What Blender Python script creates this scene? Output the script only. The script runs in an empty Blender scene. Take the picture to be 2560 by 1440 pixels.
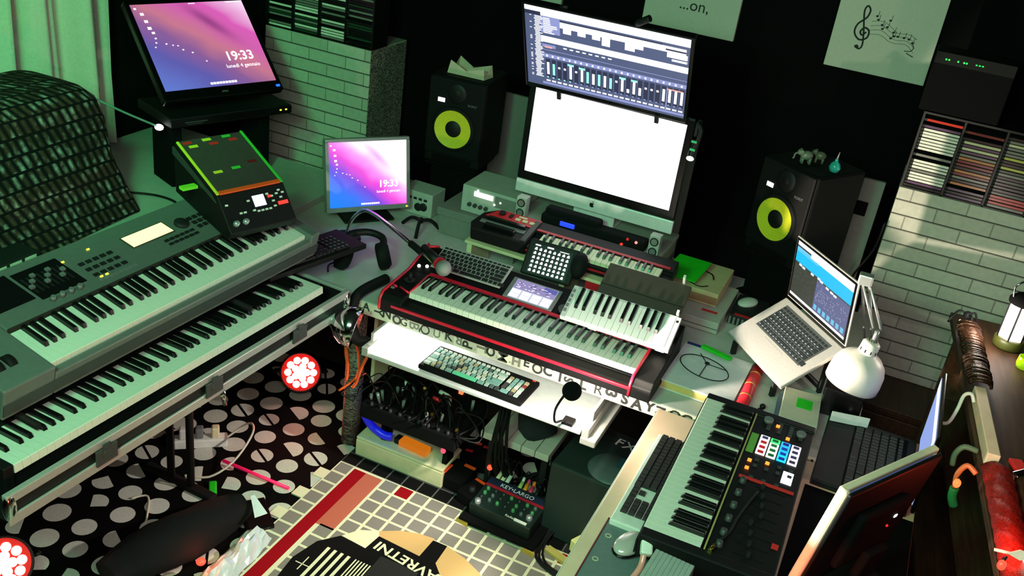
import bpy, bmesh, math, random
from mathutils import Vector, Matrix
R = math.radians
PI = math.pi
random.seed(7)
S = bpy.context.scene
COL = S.collection

# ---------------------------------------------------------------- camera, world, lights, exposure
cam_d = bpy.data.cameras.new('camera')
cam_d.sensor_width = 36.0
cam_d.lens = 2450.0 / 2560.0 * 36.0
cam_d.clip_start = 0.05
cam = bpy.data.objects.new('camera', cam_d)
COL.objects.link(cam)
_r = ((0.90227948, 0.41156731, 0.12846824), (-0.29317708, 0.36719287, 0.88273246), (-0.3161312, 0.83413533, -0.45197269))
cam.matrix_world = Matrix(((_r[0][0], _r[1][0], -_r[2][0], 0.0), (_r[0][1], _r[1][1], -_r[2][1], 0.0), (_r[0][2], _r[1][2], -_r[2][2], 2.449), (0, 0, 0, 1)))
S.camera = cam
S.view_settings.view_transform = 'Standard'
S.view_settings.look = 'None'
S.view_settings.gamma = 1.0
S.view_settings.exposure = 0.0
S.view_settings.use_curve_mapping = False
wd = bpy.data.worlds.new('night')
S.world = wd
wd.use_nodes = True
wd.node_tree.nodes['Background'].inputs[0].default_value = (0.02, 0.03, 0.025, 1)
wd.node_tree.nodes['Background'].inputs[1].default_value = 0.15

def light(name, kind, loc, target, power, color, size=0.1, spot=60, blend=0.5):
    d = bpy.data.lights.new(name, kind)
    d.energy = power
    d.color = color
    if kind == 'AREA':
        d.size = size
    else:
        d.shadow_soft_size = size
    if kind == 'SPOT':
        d.spot_size = R(spot)
        d.spot_blend = blend
    o = bpy.data.objects.new(name, d)
    COL.objects.link(o)
    o.location = loc
    if target is not None:
        o.rotation_euler = (Vector(target) - Vector(loc)).to_track_quat('-Z', 'Y').to_euler()
    return o

light('green_stage_light', 'AREA', (-1.0, 0.1, 2.6), (-1.5, 3.2, 0.9), 58, (0.20, 1.0, 0.46), 0.5)
light('green_corner_light', 'SPOT', (-1.5, 0.9, 2.55), (-3.2, 2.8, 1.3), 120, (0.04, 1.0, 0.24), 0.1, 60, 0.8)
light('added_white_fill', 'AREA', (-0.2, 0.3, 2.65), (-0.8, 2.6, 0.6), 40, (0.98, 1.0, 0.92), 0.9)  # unseen white fill added to lift the whole room
light('tray_clip_lamp_light', 'POINT', (-0.688, 2.462, 0.835), None, 13, (1.0, 0.88, 0.76), 0.015)
light('tray_clip_lamp_beam', 'SPOT', (-0.688, 2.462, 0.835), (0.62, 4.0, 1.34), 120, (1.0, 0.84, 0.68), 0.015, 45, 0.25)
light('tray_clip_lamp_floor_beam', 'SPOT', (-0.688, 2.462, 0.835), (-1.45, 2.15, 0.0), 46, (1.0, 0.93, 0.84), 0.015, 84, 0.6)
light('added_white_edge_spot', 'SPOT', (-0.55, 1.35, 1.25), (0.115, 1.94, 1.13), 75, (1.0, 0.90, 0.84), 0.02, 15, 0.15)  # unseen narrow spot added to whiten the monitor's pale edge
light('added_warm_bar_spot', 'SPOT', (0.1, 1.2, 1.6), (0.575, 2.75, 1.03), 42, (1.0, 0.84, 0.70), 0.03, 15, 0.3)  # unseen spot added to brighten the bar on the side shelf
light('added_red_case_spot', 'SPOT', (-0.2, 0.9, 0.75), (-1.75, 1.55, 0.75), 26, (1.0, 0.10, 0.05), 0.05, 34, 0.6)  # unseen red spot added to tint the flight case rails
light('added_red_edge_spot', 'SPOT', (-0.35, 0.95, 1.0), (0.045, 1.90, 0.89), 80, (1.0, 0.05, 0.02), 0.03, 15, 0.2)  # unseen red spot added to redden the lower monitor edge
light('chrome_spot_light', 'POINT', (-1.40, 2.78, 0.683), None, 9, (1.0, 0.96, 0.9), 0.02)

# ---------------------------------------------------------------- materials
def lin(c):
    return tuple(((x / 255.0) / 12.92 if x / 255.0 <= 0.04045 else ((x / 255.0 + 0.055) / 1.055) ** 2.4) for x in c)

MATS = {}
def mat(name, col, rough=0.5, metal=0.0, emit=None, es=0.0, var=0.06, scale=40.0, bump=0.0, spec=0.5, trans=0.0, coat=0.0):
    if name in MATS:
        return MATS[name]
    m = bpy.data.materials.new(name)
    m.use_nodes = True
    nt = m.node_tree
    p = nt.nodes['Principled BSDF']
    c = lin(col)
    p.inputs['Roughness'].default_value = rough
    p.inputs['Metallic'].default_value = metal
    p.inputs['Specular IOR Level'].default_value = spec
    if trans:
        p.inputs['Transmission Weight'].default_value = trans
    if coat:
        p.inputs['Coat Weight'].default_value = coat
    tc = nt.nodes.new('ShaderNodeTexCoord')
    no = nt.nodes.new('ShaderNodeTexNoise')
    no.inputs['Scale'].default_value = scale
    no.inputs['Detail'].default_value = 4
    nt.links.new(tc.outputs['Object'], no.inputs['Vector'])
    mp = nt.nodes.new('ShaderNodeMapRange')
    mp.inputs['From Min'].default_value = 0.3
    mp.inputs['From Max'].default_value = 0.7
    mp.inputs['To Min'].default_value = 1 - var
    mp.inputs['To Max'].default_value = 1 + var
    nt.links.new(no.outputs['Fac'], mp.inputs['Value'])
    vm = nt.nodes.new('ShaderNodeVectorMath')
    vm.operation = 'SCALE'
    vm.inputs[0].default_value = c
    nt.links.new(mp.outputs['Result'], vm.inputs['Scale'])
    nt.links.new(vm.outputs['Vector'], p.inputs['Base Color'])
    if bump:
        b = nt.nodes.new('ShaderNodeBump')
        b.inputs['Strength'].default_value = bump
        b.inputs['Distance'].default_value = 0.002
        nt.links.new(no.outputs['Fac'], b.inputs['Height'])
        nt.links.new(b.outputs['Normal'], p.inputs['Normal'])
    if emit is not None:
        p.inputs['Emission Color'].default_value = (*lin(emit), 1)
        p.inputs['Emission Strength'].default_value = es
    MATS[name] = m
    return m

def glow(name, col, es=1.0):
    return mat(name, (10, 10, 10), 0.4, emit=col, es=es, var=0.0)

def brick_mat(name, face, gap, bw=0.2, bh=0.06, mortar=0.0035):
    m = bpy.data.materials.new(name)
    m.use_nodes = True
    nt = m.node_tree
    p = nt.nodes['Principled BSDF']
    p.inputs['Roughness'].default_value = 0.75
    tc = nt.nodes.new('ShaderNodeTexCoord')
    sx = nt.nodes.new('ShaderNodeSeparateXYZ')
    cb = nt.nodes.new('ShaderNodeCombineXYZ')
    nt.links.new(tc.outputs['Object'], sx.inputs[0])
    ad = nt.nodes.new('ShaderNodeMath')
    nt.links.new(sx.outputs['X'], ad.inputs[0])
    nt.links.new(sx.outputs['Y'], ad.inputs[1])
    nt.links.new(ad.outputs[0], cb.inputs['X'])
    nt.links.new(sx.outputs['Z'], cb.inputs['Y'])
    br = nt.nodes.new('ShaderNodeTexBrick')
    br.inputs['Scale'].default_value = 1.0
    br.inputs['Brick Width'].default_value = bw
    br.inputs['Row Height'].default_value = bh
    br.inputs['Mortar Size'].default_value = mortar
    br.inputs['Mortar Smooth'].default_value = 0.4
    a = lin(face)
    br.inputs['Color1'].default_value = (*a, 1)
    br.inputs['Color2'].default_value = (a[0] * .82, a[1] * .82, a[2] * .8, 1)
    br.inputs['Mortar'].default_value = (*lin(gap), 1)
    nt.links.new(cb.outputs[0], br.inputs['Vector'])
    dv = nt.nodes.new('ShaderNodeMath')
    dv.operation = 'DIVIDE'
    dv.inputs[1].default_value = bh
    nt.links.new(sx.outputs['Z'], dv.inputs[0])
    fc = nt.nodes.new('ShaderNodeMath')
    fc.operation = 'FRACT'
    nt.links.new(dv.outputs[0], fc.inputs[0])
    ln = nt.nodes.new('ShaderNodeMath')
    ln.operation = 'LESS_THAN'
    ln.inputs[1].default_value = 0.075
    nt.links.new(fc.outputs[0], ln.inputs[0])
    lm = nt.nodes.new('ShaderNodeMix')
    lm.data_type = 'RGBA'
    lm.inputs['B'].default_value = (*[v * .22 for v in lin(gap)], 1)
    nt.links.new(ln.outputs[0], lm.inputs['Factor'])
    nt.links.new(br.outputs['Color'], lm.inputs['A'])
    no = nt.nodes.new('ShaderNodeTexNoise')
    no.inputs['Scale'].default_value = 45
    no.inputs['Detail'].default_value = 6
    nt.links.new(tc.outputs['Object'], no.inputs['Vector'])
    mx = nt.nodes.new('ShaderNodeMix')
    mx.data_type = 'RGBA'
    mx.blend_type = 'MULTIPLY'
    mx.inputs['Factor'].default_value = 0.35
    nt.links.new(lm.outputs['Result'], mx.inputs['A'])
    nt.links.new(no.outputs['Fac'], mx.inputs['B'])
    nt.links.new(mx.outputs['Result'], p.inputs['Base Color'])
    MATS[name] = m
    return m

def wallpaper_mat(name, stops, streak, es):
    m = bpy.data.materials.new(name)
    m.use_nodes = True
    nt = m.node_tree
    p = nt.nodes['Principled BSDF']
    p.inputs['Base Color'].default_value = (0.01, 0.01, 0.01, 1)
    p.inputs['Roughness'].default_value = 0.35
    tc = nt.nodes.new('ShaderNodeTexCoord')
    sx = nt.nodes.new('ShaderNodeSeparateXYZ')
    nt.links.new(tc.outputs['UV'], sx.inputs[0])
    def mth(op, a, b):
        n = nt.nodes.new('ShaderNodeMath')
        n.operation = op
        for i, v in enumerate((a, b)):
            if isinstance(v, (int, float)):
                n.inputs[i].default_value = v
            elif v is not None:
                nt.links.new(v, n.inputs[i])
        return n.outputs[0]
    u, v = sx.outputs['X'], sx.outputs['Y']
    no = nt.nodes.new('ShaderNodeTexNoise')
    no.inputs['Scale'].default_value = 2.2
    nt.links.new(tc.outputs['UV'], no.inputs['Vector'])
    d = mth('ADD', mth('MULTIPLY', mth('ADD', u, v), 0.5), mth('MULTIPLY', mth('SUBTRACT', no.outputs['Fac'], 0.5), 0.18))
    rp = nt.nodes.new('ShaderNodeValToRGB')
    el = rp.color_ramp.elements
    while len(el) < len(stops):
        el.new(0.5)
    for e, (pos, c) in zip(el, stops):
        e.position = pos
        e.color = (*lin(c), 1)
    nt.links.new(d, rp.inputs['Fac'])
    # a soft diagonal streak across the upper part of the picture
    a = R(-52)
    du, dv = mth('SUBTRACT', u, 0.62), mth('SUBTRACT', v, 0.76)
    p1 = mth('ADD', mth('MULTIPLY', du, math.cos(a)), mth('MULTIPLY', dv, math.sin(a)))
    p2 = mth('SUBTRACT', mth('MULTIPLY', dv, math.cos(a)), mth('MULTIPLY', du, math.sin(a)))
    q = mth('ADD', mth('POWER', mth('ABSOLUTE', mth('DIVIDE', p1, 0.26), None), 2), mth('POWER', mth('ABSOLUTE', mth('DIVIDE', p2, 0.055), None), 2))
    k = mth('POWER', 2.718, mth('MULTIPLY', q, -1))
    mx = nt.nodes.new('ShaderNodeMix')
    mx.data_type = 'RGBA'
    mx.inputs['B'].default_value = (*lin(streak), 1)
    nt.links.new(mth('MULTIPLY', k, 0.7), mx.inputs['Factor'])
    nt.links.new(rp.outputs['Color'], mx.inputs['A'])
    nt.links.new(mx.outputs['Result'], p.inputs['Emission Color'])
    p.inputs['Emission Strength'].default_value = es
    MATS[name] = m
    return m

def print_mat(name, base, ink, scale=60, thr=0.52, stretch=(1, 1, 3)):
    m = bpy.data.materials.new(name)
    m.use_nodes = True
    nt = m.node_tree
    p = nt.nodes['Principled BSDF']
    p.inputs['Roughness'].default_value = 0.8
    tc = nt.nodes.new('ShaderNodeTexCoord')
    mp = nt.nodes.new('ShaderNodeMapping')
    mp.inputs['Scale'].default_value = stretch
    nt.links.new(tc.outputs['Object'], mp.inputs['Vector'])
    no = nt.nodes.new('ShaderNodeTexNoise')
    no.inputs['Scale'].default_value = scale
    no.inputs['Detail'].default_value = 3
    nt.links.new(mp.outputs[0], no.inputs['Vector'])
    rp = nt.nodes.new('ShaderNodeValToRGB')
    rp.color_ramp.elements[0].position = thr - 0.04
    rp.color_ramp.elements[1].position = thr + 0.04
    rp.color_ramp.elements[0].color = (*lin(base), 1)
    rp.color_ramp.elements[1].color = (*lin(ink), 1)
    nt.links.new(no.outputs['Fac'], rp.inputs['Fac'])
    nt.links.new(rp.outputs['Color'], p.inputs['Base Color'])
    MATS[name] = m
    return m

def wood_mat(name, a, b, rough=0.45, axis=(1, 12, 1)):
    m = bpy.data.materials.new(name)
    m.use_nodes = True
    nt = m.node_tree
    p = nt.nodes['Principled BSDF']
    p.inputs['Roughness'].default_value = rough
    tc = nt.nodes.new('ShaderNodeTexCoord')
    mp = nt.nodes.new('ShaderNodeMapping')
    mp.inputs['Scale'].default_value = axis
    nt.links.new(tc.outputs['Object'], mp.inputs['Vector'])
    no = nt.nodes.new('ShaderNodeTexNoise')
    no.inputs['Scale'].default_value = 6
    no.inputs['Detail'].default_value = 6
    no.inputs['Distortion'].default_value = 0.6
    nt.links.new(mp.outputs[0], no.inputs['Vector'])
    rp = nt.nodes.new('ShaderNodeValToRGB')
    rp.color_ramp.elements[0].position = 0.35
    rp.color_ramp.elements[1].position = 0.65
    rp.color_ramp.elements[0].color = (*lin(a), 1)
    rp.color_ramp.elements[1].color = (*lin(b), 1)
    nt.links.new(no.outputs['Fac'], rp.inputs['Fac'])
    nt.links.new(rp.outputs['Color'], p.inputs['Base Color'])
    MATS[name] = m
    return m

K = mat('black_plastic', (13, 13, 14), 0.55, spec=0.3)
K2 = mat('charcoal_plastic', (27, 27, 29), 0.6, spec=0.3)
KM = mat('matt_black', (7, 7, 8), 0.9, spec=0.12)
KG = mat('gloss_black', (8, 8, 9), 0.2)
RUB = mat('black_rubber', (12, 12, 12), 0.75, spec=0.25)
GY = mat('grey_plastic', (110, 112, 112), 0.5)
DG = mat('dark_grey_plastic', (58, 60, 60), 0.5)
SIL = mat('silver_metal', (180, 182, 182), 0.38, 0.6)
ALU = mat('brushed_aluminium', (196, 192, 188), 0.42, 0.45, bump=0.1, scale=120)
CHR = mat('chrome', (225, 225, 225), 0.12, 1.0)
WH = mat('white_plastic', (222, 222, 214), 0.45)
IV = mat('ivory_key', (226, 226, 212), 0.38)
EB = mat('ebony_key', (12, 12, 12), 0.28)
RED = mat('red_plastic', (205, 32, 44), 0.42)
CREAM = mat('cream_plastic', (225, 214, 172), 0.55)
GRNTAPE = mat('green_tape', (60, 190, 60), 0.6)
YELTAPE = mat('yellow_tape', (225, 215, 50), 0.6)
REDTAPE = mat('red_tape', (225, 40, 34), 0.6)
ORTAPE = mat('orange_tape', (255, 84, 26), 0.55)
GSTICK = mat('neon_green_paper', (10, 190, 10), 0.7)
LEDW = glow('white_led', (255, 255, 250), 3.0)
LEDR = glow('red_led', (255, 40, 20), 3.0)
LEDG = glow('green_led', (40, 255, 90), 1.6)
LEDY = glow('yellow_led', (250, 240, 70), 1.6)
LEDB = glow('blue_led', (30, 90, 255), 2.5)
LEDO = glow('orange_led', (255, 120, 40), 3.0)

# ---------------------------------------------------------------- mesh builder
class MB:
    def __init__(s, M=None):
        s.bm = bmesh.new()
        s.uv = s.bm.loops.layers.uv.new('UVMap')
        s.M = M or Matrix.Identity(4)

    def _v(s, p):
        return s.bm.verts.new(s.M @ Vector(p))

    def _f(s, vs, m=0, smooth=False):
        try:
            f = s.bm.faces.new(vs)
        except ValueError:
            return None
        f.material_index = m
        f.smooth = smooth
        return f

    def box(s, x0, x1, y0, y1, z0, z1, m=0, bev=0.0, seg=2):
        if bev <= 0:
            c = [s._v(p) for p in ((x0, y0, z0), (x1, y0, z0), (x1, y1, z0), (x0, y1, z0), (x0, y0, z1), (x1, y0, z1), (x1, y1, z1), (x0, y1, z1))]
            for q in ((3, 2, 1, 0), (4, 5, 6, 7), (0, 1, 5, 4), (1, 2, 6, 5), (2, 3, 7, 6), (3, 0, 4, 7)):
                s._f([c[i] for i in q], m)
            return s
        t = bmesh.new()
        c = [t.verts.new(p) for p in ((x0, y0, z0), (x1, y0, z0), (x1, y1, z0), (x0, y1, z0), (x0, y0, z1), (x1, y0, z1), (x1, y1, z1), (x0, y1, z1))]
        for q in ((3, 2, 1, 0), (4, 5, 6, 7), (0, 1, 5, 4), (1, 2, 6, 5), (2, 3, 7, 6), (3, 0, 4, 7)):
            t.faces.new([c[i] for i in q])
        bmesh.ops.bevel(t, geom=t.edges[:], offset=bev, segments=seg, profile=0.5, affect='EDGES')
        s._merge(t, m)
        return s

    def _merge(s, t, m, smooth=False):
        t.verts.index_update()
        vs = [s._v(v.co) for v in t.verts]
        for f in t.faces:
            s._f([vs[v.index] for v in f.verts], m, smooth)
        t.free()

    def prism(s, pts, z0, z1, m=0, bev=0.0):
        t = bmesh.new()
        a = [t.verts.new((x, y, z0)) for x, y in pts]
        b = [t.verts.new((x, y, z1)) for x, y in pts]
        n = len(pts)
        t.faces.new(a[::-1])
        t.faces.new(b)
        for i in range(n):
            t.faces.new((a[i], a[(i + 1) % n], b[(i + 1) % n], b[i]))
        bmesh.ops.recalc_face_normals(t, faces=t.faces[:])
        if bev:
            bmesh.ops.bevel(t, geom=t.edges[:], offset=bev, segments=2, profile=0.5, affect='EDGES')
        s._merge(t, m)
        return s

    def xprism(s, prof, x0, x1, m=0, bev=0.0):
        """profile in (y, z) swept along x"""
        keep = s.M
        s.M = keep @ Matrix(((0, 0, 1, 0), (1, 0, 0, 0), (0, 1, 0, 0), (0, 0, 0, 1)))
        s.prism(prof, x0, x1, m, bev)
        s.M = keep
        return s

    def cyl(s, p0, p1, r0, r1=None, n=16, m=0, caps=True, smooth=True):
        r1 = r0 if r1 is None else r1
        p0, p1 = Vector(p0), Vector(p1)
        ax = (p1 - p0).normalized()
        a = ax.orthogonal().normalized()
        b = ax.cross(a)
        A = [s._v(p0 + (a * math.cos(2 * PI * i / n) + b * math.sin(2 * PI * i / n)) * r0) for i in range(n)]
        B = [s._v(p1 + (a * math.cos(2 * PI * i / n) + b * math.sin(2 * PI * i / n)) * r1) for i in range(n)]
        for i in range(n):
            s._f((A[i], A[(i + 1) % n], B[(i + 1) % n], B[i]), m, smooth)
        if caps:
            s._f(A[::-1], m)
            s._f(B, m)
        return s

    def tube(s, pts, r, n=8, m=0, smooth_path=True, sub=5, closed=False):
        P = [Vector(p) for p in pts]
        if smooth_path and len(P) > 2:
            Q = []
            L = len(P)
            rng = range(L) if closed else range(L - 1)
            for i in rng:
                if closed:
                    a, b, c, d = P[(i - 1) % L], P[i], P[(i + 1) % L], P[(i + 2) % L]
                else:
                    a, b, c, d = P[max(i - 1, 0)], P[i], P[i + 1], P[min(i + 2, L - 1)]
                for k in range(sub):
                    t = k / sub
                    Q.append(0.5 * ((2 * b) + (c - a) * t + (2 * a - 5 * b + 4 * c - d) * t * t + (3 * b - a - 3 * c + d) * t ** 3))
            if not closed:
                Q.append(P[-1])
            P = Q
        rings = []
        L = len(P)
        up = None
        for i, p in enumerate(P):
            if closed:
                d = (P[(i + 1) % L] - P[i - 1]).normalized()
            else:
                d = (P[min(i + 1, L - 1)] - P[max(i - 1, 0)]).normalized()
            if up is None:
                up = d.orthogonal().normalized()
            else:
                up = (up - d * up.dot(d))
                up = up.normalized() if up.length > 1e-6 else d.orthogonal().normalized()
            b = d.cross(up)
            rings.append([s._v(p + (up * math.cos(2 * PI * k / n) + b * math.sin(2 * PI * k / n)) * r) for k in range(n)])
        for i in range(L if closed else L - 1):
            A, B = rings[i], rings[(i + 1) % L]
            for k in range(n):
                s._f((A[k], A[(k + 1) % n], B[(k + 1) % n], B[k]), m, True)
        if not closed:
            s._f(rings[0][::-1], m)
            s._f(rings[-1], m)
        return s

    def lathe(s, prof, n=24, m=0, T=None, smooth=True, close=False):
        keep = s.M
        if T is not None:
            s.M = keep @ T
        rings = []
        for r, z in prof:
            if r < 1e-6:
                rings.append([s._v((0, 0, z))])
            else:
                rings.append([s._v((r * math.cos(2 * PI * k / n), r * math.sin(2 * PI * k / n), z)) for k in range(n)])
        for A, B in zip(rings, rings[1:]):
            for k in range(n):
                k2 = (k + 1) % n
                if len(A) == 1 and len(B) == 1:
                    continue
                if len(A) == 1:
                    s._f((A[0], B[k2], B[k]), m, smooth)
                elif len(B) == 1:
                    s._f((A[k], A[k2], B[0]), m, smooth)
                else:
                    s._f((A[k], A[k2], B[k2], B[k]), m, smooth)
        if close:
            if len(rings[0]) > 1:
                s._f(rings[0][::-1], m)
            if len(rings[-1]) > 1:
                s._f(rings[-1], m)
        s.M = keep
        return s

    def ball(s, c, r, m=0, sc=(1, 1, 1), n=16, k=10):
        T = Matrix.Translation(c) @ Matrix.Diagonal((*sc, 1))
        return s.lathe([(r * math.sin(PI * i / k), -r * math.cos(PI * i / k)) for i in range(k + 1)], n, m, T)

    def quad(s, pts, m=0):
        f = s._f([s._v(p) for p in pts], m)
        if f:
            for l, uv in zip(f.loops, ((0, 0), (1, 0), (1, 1), (0, 1))):
                l[s.uv].uv = uv
        return s

    def rect(s, x0, x1, y0, y1, z, m=0):
        return s.quad(((x0, y0, z), (x1, y0, z), (x1, y1, z), (x0, y1, z)), m)

    def poly(s, pts, z, m=0):
        s._f([s._v((x, y, z)) for x, y in pts], m)
        return s

    def text(s, body, size, T, m=0, ext=0.0004, align='CENTER', bold=0.0):
        cu = bpy.data.curves.new('t', 'FONT')
        cu.body = body
        cu.size = size
        cu.extrude = ext
        cu.offset = bold
        cu.align_x = align
        cu.align_y = 'CENTER'
        cu.resolution_u = 3
        ob = bpy.data.objects.new('t', cu)
        COL.objects.link(ob)
        dg = bpy.context.evaluated_depsgraph_get()
        me = bpy.data.meshes.new_from_object(ob.evaluated_get(dg))
        keep = s.M
        s.M = keep @ T
        vs = [s._v(v.co) for v in me.vertices]
        for p in me.polygons:
            s._f([vs[i] for i in p.vertices], m)
        s.M = keep
        bpy.data.objects.remove(ob)
        bpy.data.curves.remove(cu)
        bpy.data.meshes.remove(me)
        return s

    def build_each(s, name, mats, parent=None, world=False):
        """every loose piece becomes a part of its own"""
        bm = s.bm
        seen = set()
        out = []
        mats = mats if isinstance(mats, (list, tuple)) else [mats]
        for v0 in list(bm.verts):
            if v0 in seen:
                continue
            grp = []
            stack = [v0]
            seen.add(v0)
            while stack:
                v = stack.pop()
                grp.append(v)
                for e in v.link_edges:
                    w = e.other_vert(v)
                    if w not in seen:
                        seen.add(w)
                        stack.append(w)
            ix = {v: i for i, v in enumerate(grp)}
            fs = {f for v in grp for f in v.link_faces}
            me = bpy.data.meshes.new(name)
            me.from_pydata([v.co[:] for v in grp], [], [[ix[v] for v in f.verts] for f in fs])
            for p, f in zip(me.polygons, fs):
                p.material_index = f.material_index
                p.use_smooth = f.smooth
            for m in mats:
                me.materials.append(m)
            out.append(link(name, me, parent, world))
        bm.free()
        return out

    def build(s, name, mats, parent=None, world=False, fix=False):
        if fix:
            bmesh.ops.recalc_face_normals(s.bm, faces=s.bm.faces[:])
        me = bpy.data.meshes.new(name)
        s.bm.to_mesh(me)
        s.bm.free()
        for m in (mats if isinstance(mats, (list, tuple)) else [mats]):
            me.materials.append(m)
        return link(name, me, parent, world)

def link(name, me, parent=None, world=False):
    o = bpy.data.objects.new(name, me)
    COL.objects.link(o)
    if parent is not None:
        o.parent = parent
        if world:
            o.matrix_parent_inverse = parent.matrix_basis.inverted()
    return o

def tag(o, label, cat, group=None):
    o['label'] = label
    o['category'] = cat
    n = len(label.split())
    if n < 4 or n > 16:
        print('LABEL LENGTH', n, label)
    if group:
        o['group'] = group
    return o

def thing(name, label, cat, loc=(0, 0, 0), rot=(0, 0, 0), group=None):
    o = bpy.data.objects.new(name, None)
    o.empty_display_size = 0.05
    COL.objects.link(o)
    o.location = loc
    o.rotation_euler = rot
    # keep matrix_basis fresh for world-built parts
    o.matrix_basis = Matrix.Translation(loc) @ (Matrix.Rotation(rot[2], 4, 'Z') @ Matrix.Rotation(rot[1], 4, 'Y') @ Matrix.Rotation(rot[0], 4, 'X'))
    return tag(o, label, cat, group)

def struct(o):
    o['kind'] = 'structure'
    return o

def Tm(loc=(0, 0, 0), rz=0.0, rx=0.0, ry=0.0):
    return Matrix.Translation(loc) @ Matrix.Rotation(rz, 4, 'Z') @ Matrix.Rotation(ry, 4, 'Y') @ Matrix.Rotation(rx, 4, 'X')

def rp(me, name, parent, loc, rot=(0, 0, 0)):
    o = link(name, me, parent)
    o.location = loc
    o.rotation_euler = rot
    return o

ORD = ['first', 'second', 'third', 'fourth', 'fifth', 'sixth', 'seventh', 'eighth', 'ninth', 'tenth', 'eleventh', 'twelfth', 'thirteenth', 'fourteenth', 'fifteenth', 'sixteenth', 'seventeenth', 'eighteenth', 'nineteenth', 'twentieth', 'twenty-first', 'twenty-second', 'twenty-third', 'twenty-fourth']

# ---------------------------------------------------------------- the room
WOODF = wood_mat('dark_floor_wood', (26, 20, 16), (38, 30, 24), 0.5)
WALLB = mat('black_wall_paint', (7, 7, 8), 0.92, spec=0.1, scale=8)
CEIL = mat('ceiling_paint', (60, 60, 58), 0.9)
struct(MB().box(-3.35, 1.6, -1.2, 4.4, -0.08, 0.0).build('floor', WOODF))
struct(MB().box(-3.47, -3.35, -1.2, 4.4, -0.08, 2.85).build('wall_left', WALLB))
struct(MB().box(-3.47, 1.72, 4.4, 4.52, -0.08, 2.85).build('wall_back', WALLB))
struct(MB().box(1.6, 1.72, -1.2, 4.4, -0.08, 2.85).build('wall_right', WALLB))
struct(MB().box(-3.47, 1.72, -1.32, -1.2, -0.08, 2.85).build('wall_front', WALLB))
struct(MB().box(-3.35, 1.6, -1.2, 4.4, 2.75, 2.85).build('ceiling', CEIL))

# curtain on the left wall
CURT = mat('curtain_cloth', (205, 200, 186), 0.9, spec=0.15, scale=90)
b = MB()
n = 150
col = []
for i in range(n + 1):
    y = 1.0 + 2.24 * i / n
    col.append((y, -3.245 + 0.055 * math.sin(y * 29) + 0.026 * math.sin(y * 47 + 1) + 0.012 * math.sin(y * 97)))
zs = [0.78, 1.1, 1.5, 1.9, 2.3, 2.72]
rows = []
for j, z in enumerate(zs):
    k = 1.0 - 0.1 * j
    rows.append([b._v((-3.24 + (x + 3.24) * (0.75 + 0.25 * k) + 0.008 * math.sin(z * 5 + y * 9), y + 0.01 * math.sin(z * 4 + y * 8), z)) for y, x in col])
for r0, r1 in zip(rows, rows[1:]):
    for i in range(n):
        b._f((r0[i], r0[i + 1], r1[i + 1], r1[i]), 0, True)
cur = b.build('curtain', CURT)
so = cur.modifiers.new('thick', 'SOLIDIFY')
so.thickness = 0.003
tag(cur, 'long pale curtain in soft folds hanging at the left wall, lit green', 'curtain')

# low wooden cabinets under the two brick-papered towers
DW = wood_mat('dark_brown_wood', (52, 34, 22), (74, 50, 32), 0.5, (10, 1, 10))
def low_cabinet(x0, x1, label):
    t = thing('low_cabinet', label, 'cabinet', ((x0 + x1) / 2, 4.03, 0), (0, 0, 0), 'low wooden cabinets')
    MB().box(x0 + 0.01, x1 - 0.01, 3.74, 4.36, 0.0, 0.415, bev=0.003).build('body', DW, t, True)
    MB().box(x0, x1, 3.72, 4.37, 0.416, 0.44, bev=0.004).build('top_panel', DW, t, True)
    for k in range(2):
        xa = x0 + 0.02 + k * (x1 - x0 - 0.03) / 2
        d = MB().box(xa, xa + (x1 - x0 - 0.05) / 2, 3.722, 3.739, 0.03, 0.40, bev=0.003).build('door', DW, t, True)
        xh = xa + ((x1 - x0 - 0.05) / 2 - 0.04 if k == 0 else 0.04)
        h = MB().cyl((xh, 3.722, 0.25), (xh, 3.70, 0.25), 0.012, n=12).build('knob', ALU, d)
low_cabinet(-3.06, -2.28, 'low dark brown wooden cabinet in the left corner under the brick-papered tower')
low_cabinet(0.0, 0.80, 'low dark brown wooden cabinet at the right under the brick-papered tower')

# brick-papered towers with their CD racks
BR1 = brick_mat('white_brick_paper', (214, 210, 196), (152, 148, 136), 0.21, 0.06)
NEWS = print_mat('newsprint_paper', (150, 140, 130), (30, 26, 24), 42, 0.5, (1, 3, 9))
def tower(x0, x1, z1, label):
    t = thing('paper_covered_cabinet', label, 'cabinet', ((x0 + x1) / 2, 4.17, 0.44), (0, 0, 0), 'brick-papered cabinets')
    MB().box(x0, x1, 4.0, 4.34, 0.441, z1, bev=0.003).build('body', BR1, t, True)
    MB().box(x1 + 0.0005, x1 + 0.003, 4.004, 4.336, 0.445, z1 - 0.004).build('side_panel', NEWS, t, True)
    return t
tower(-3.0, -2.395, 1.258, 'tall cabinet papered in white brick behind the small monitor, left corner')
tower(0.04, 0.70, 1.252, 'tall cabinet papered in white brick behind the desk lamp')

SPINES = [('white', (225, 222, 210)), ('black', (14, 14, 14)), ('grey', (120, 118, 112)), ('dark red', (120, 30, 28)), ('yellow', (190, 180, 70)),
          ('cream', (210, 200, 160)), ('purple', (90, 60, 90)), ('dark green', (30, 60, 40)), ('red', (190, 40, 24)), ('orange', (190, 110, 50))]
SPM = [mat('cd_spine_' + n.replace(' ', '_'), c, 0.3) for n, c in SPINES]
CDM = []
for i in range(len(SPINES)):
    bb = MB().box(0, 0.140, 0.004, 0.120, 0, 0.0098, m=1)
    bb.box(0.0005, 0.1395, 0, 0.004, 0.0004, 0.0094, m=0)
    bb.box(0.0, 0.010, -0.0004, 0.004, 0.0002, 0.0096, m=1)
    me = bpy.data.meshes.new('compact_disc_case')
    bb.bm.to_mesh(me)
    bb.bm.free()
    me.materials.append(SPM[i])
    me.materials.append(K2)
    CDM.append(me)
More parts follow.
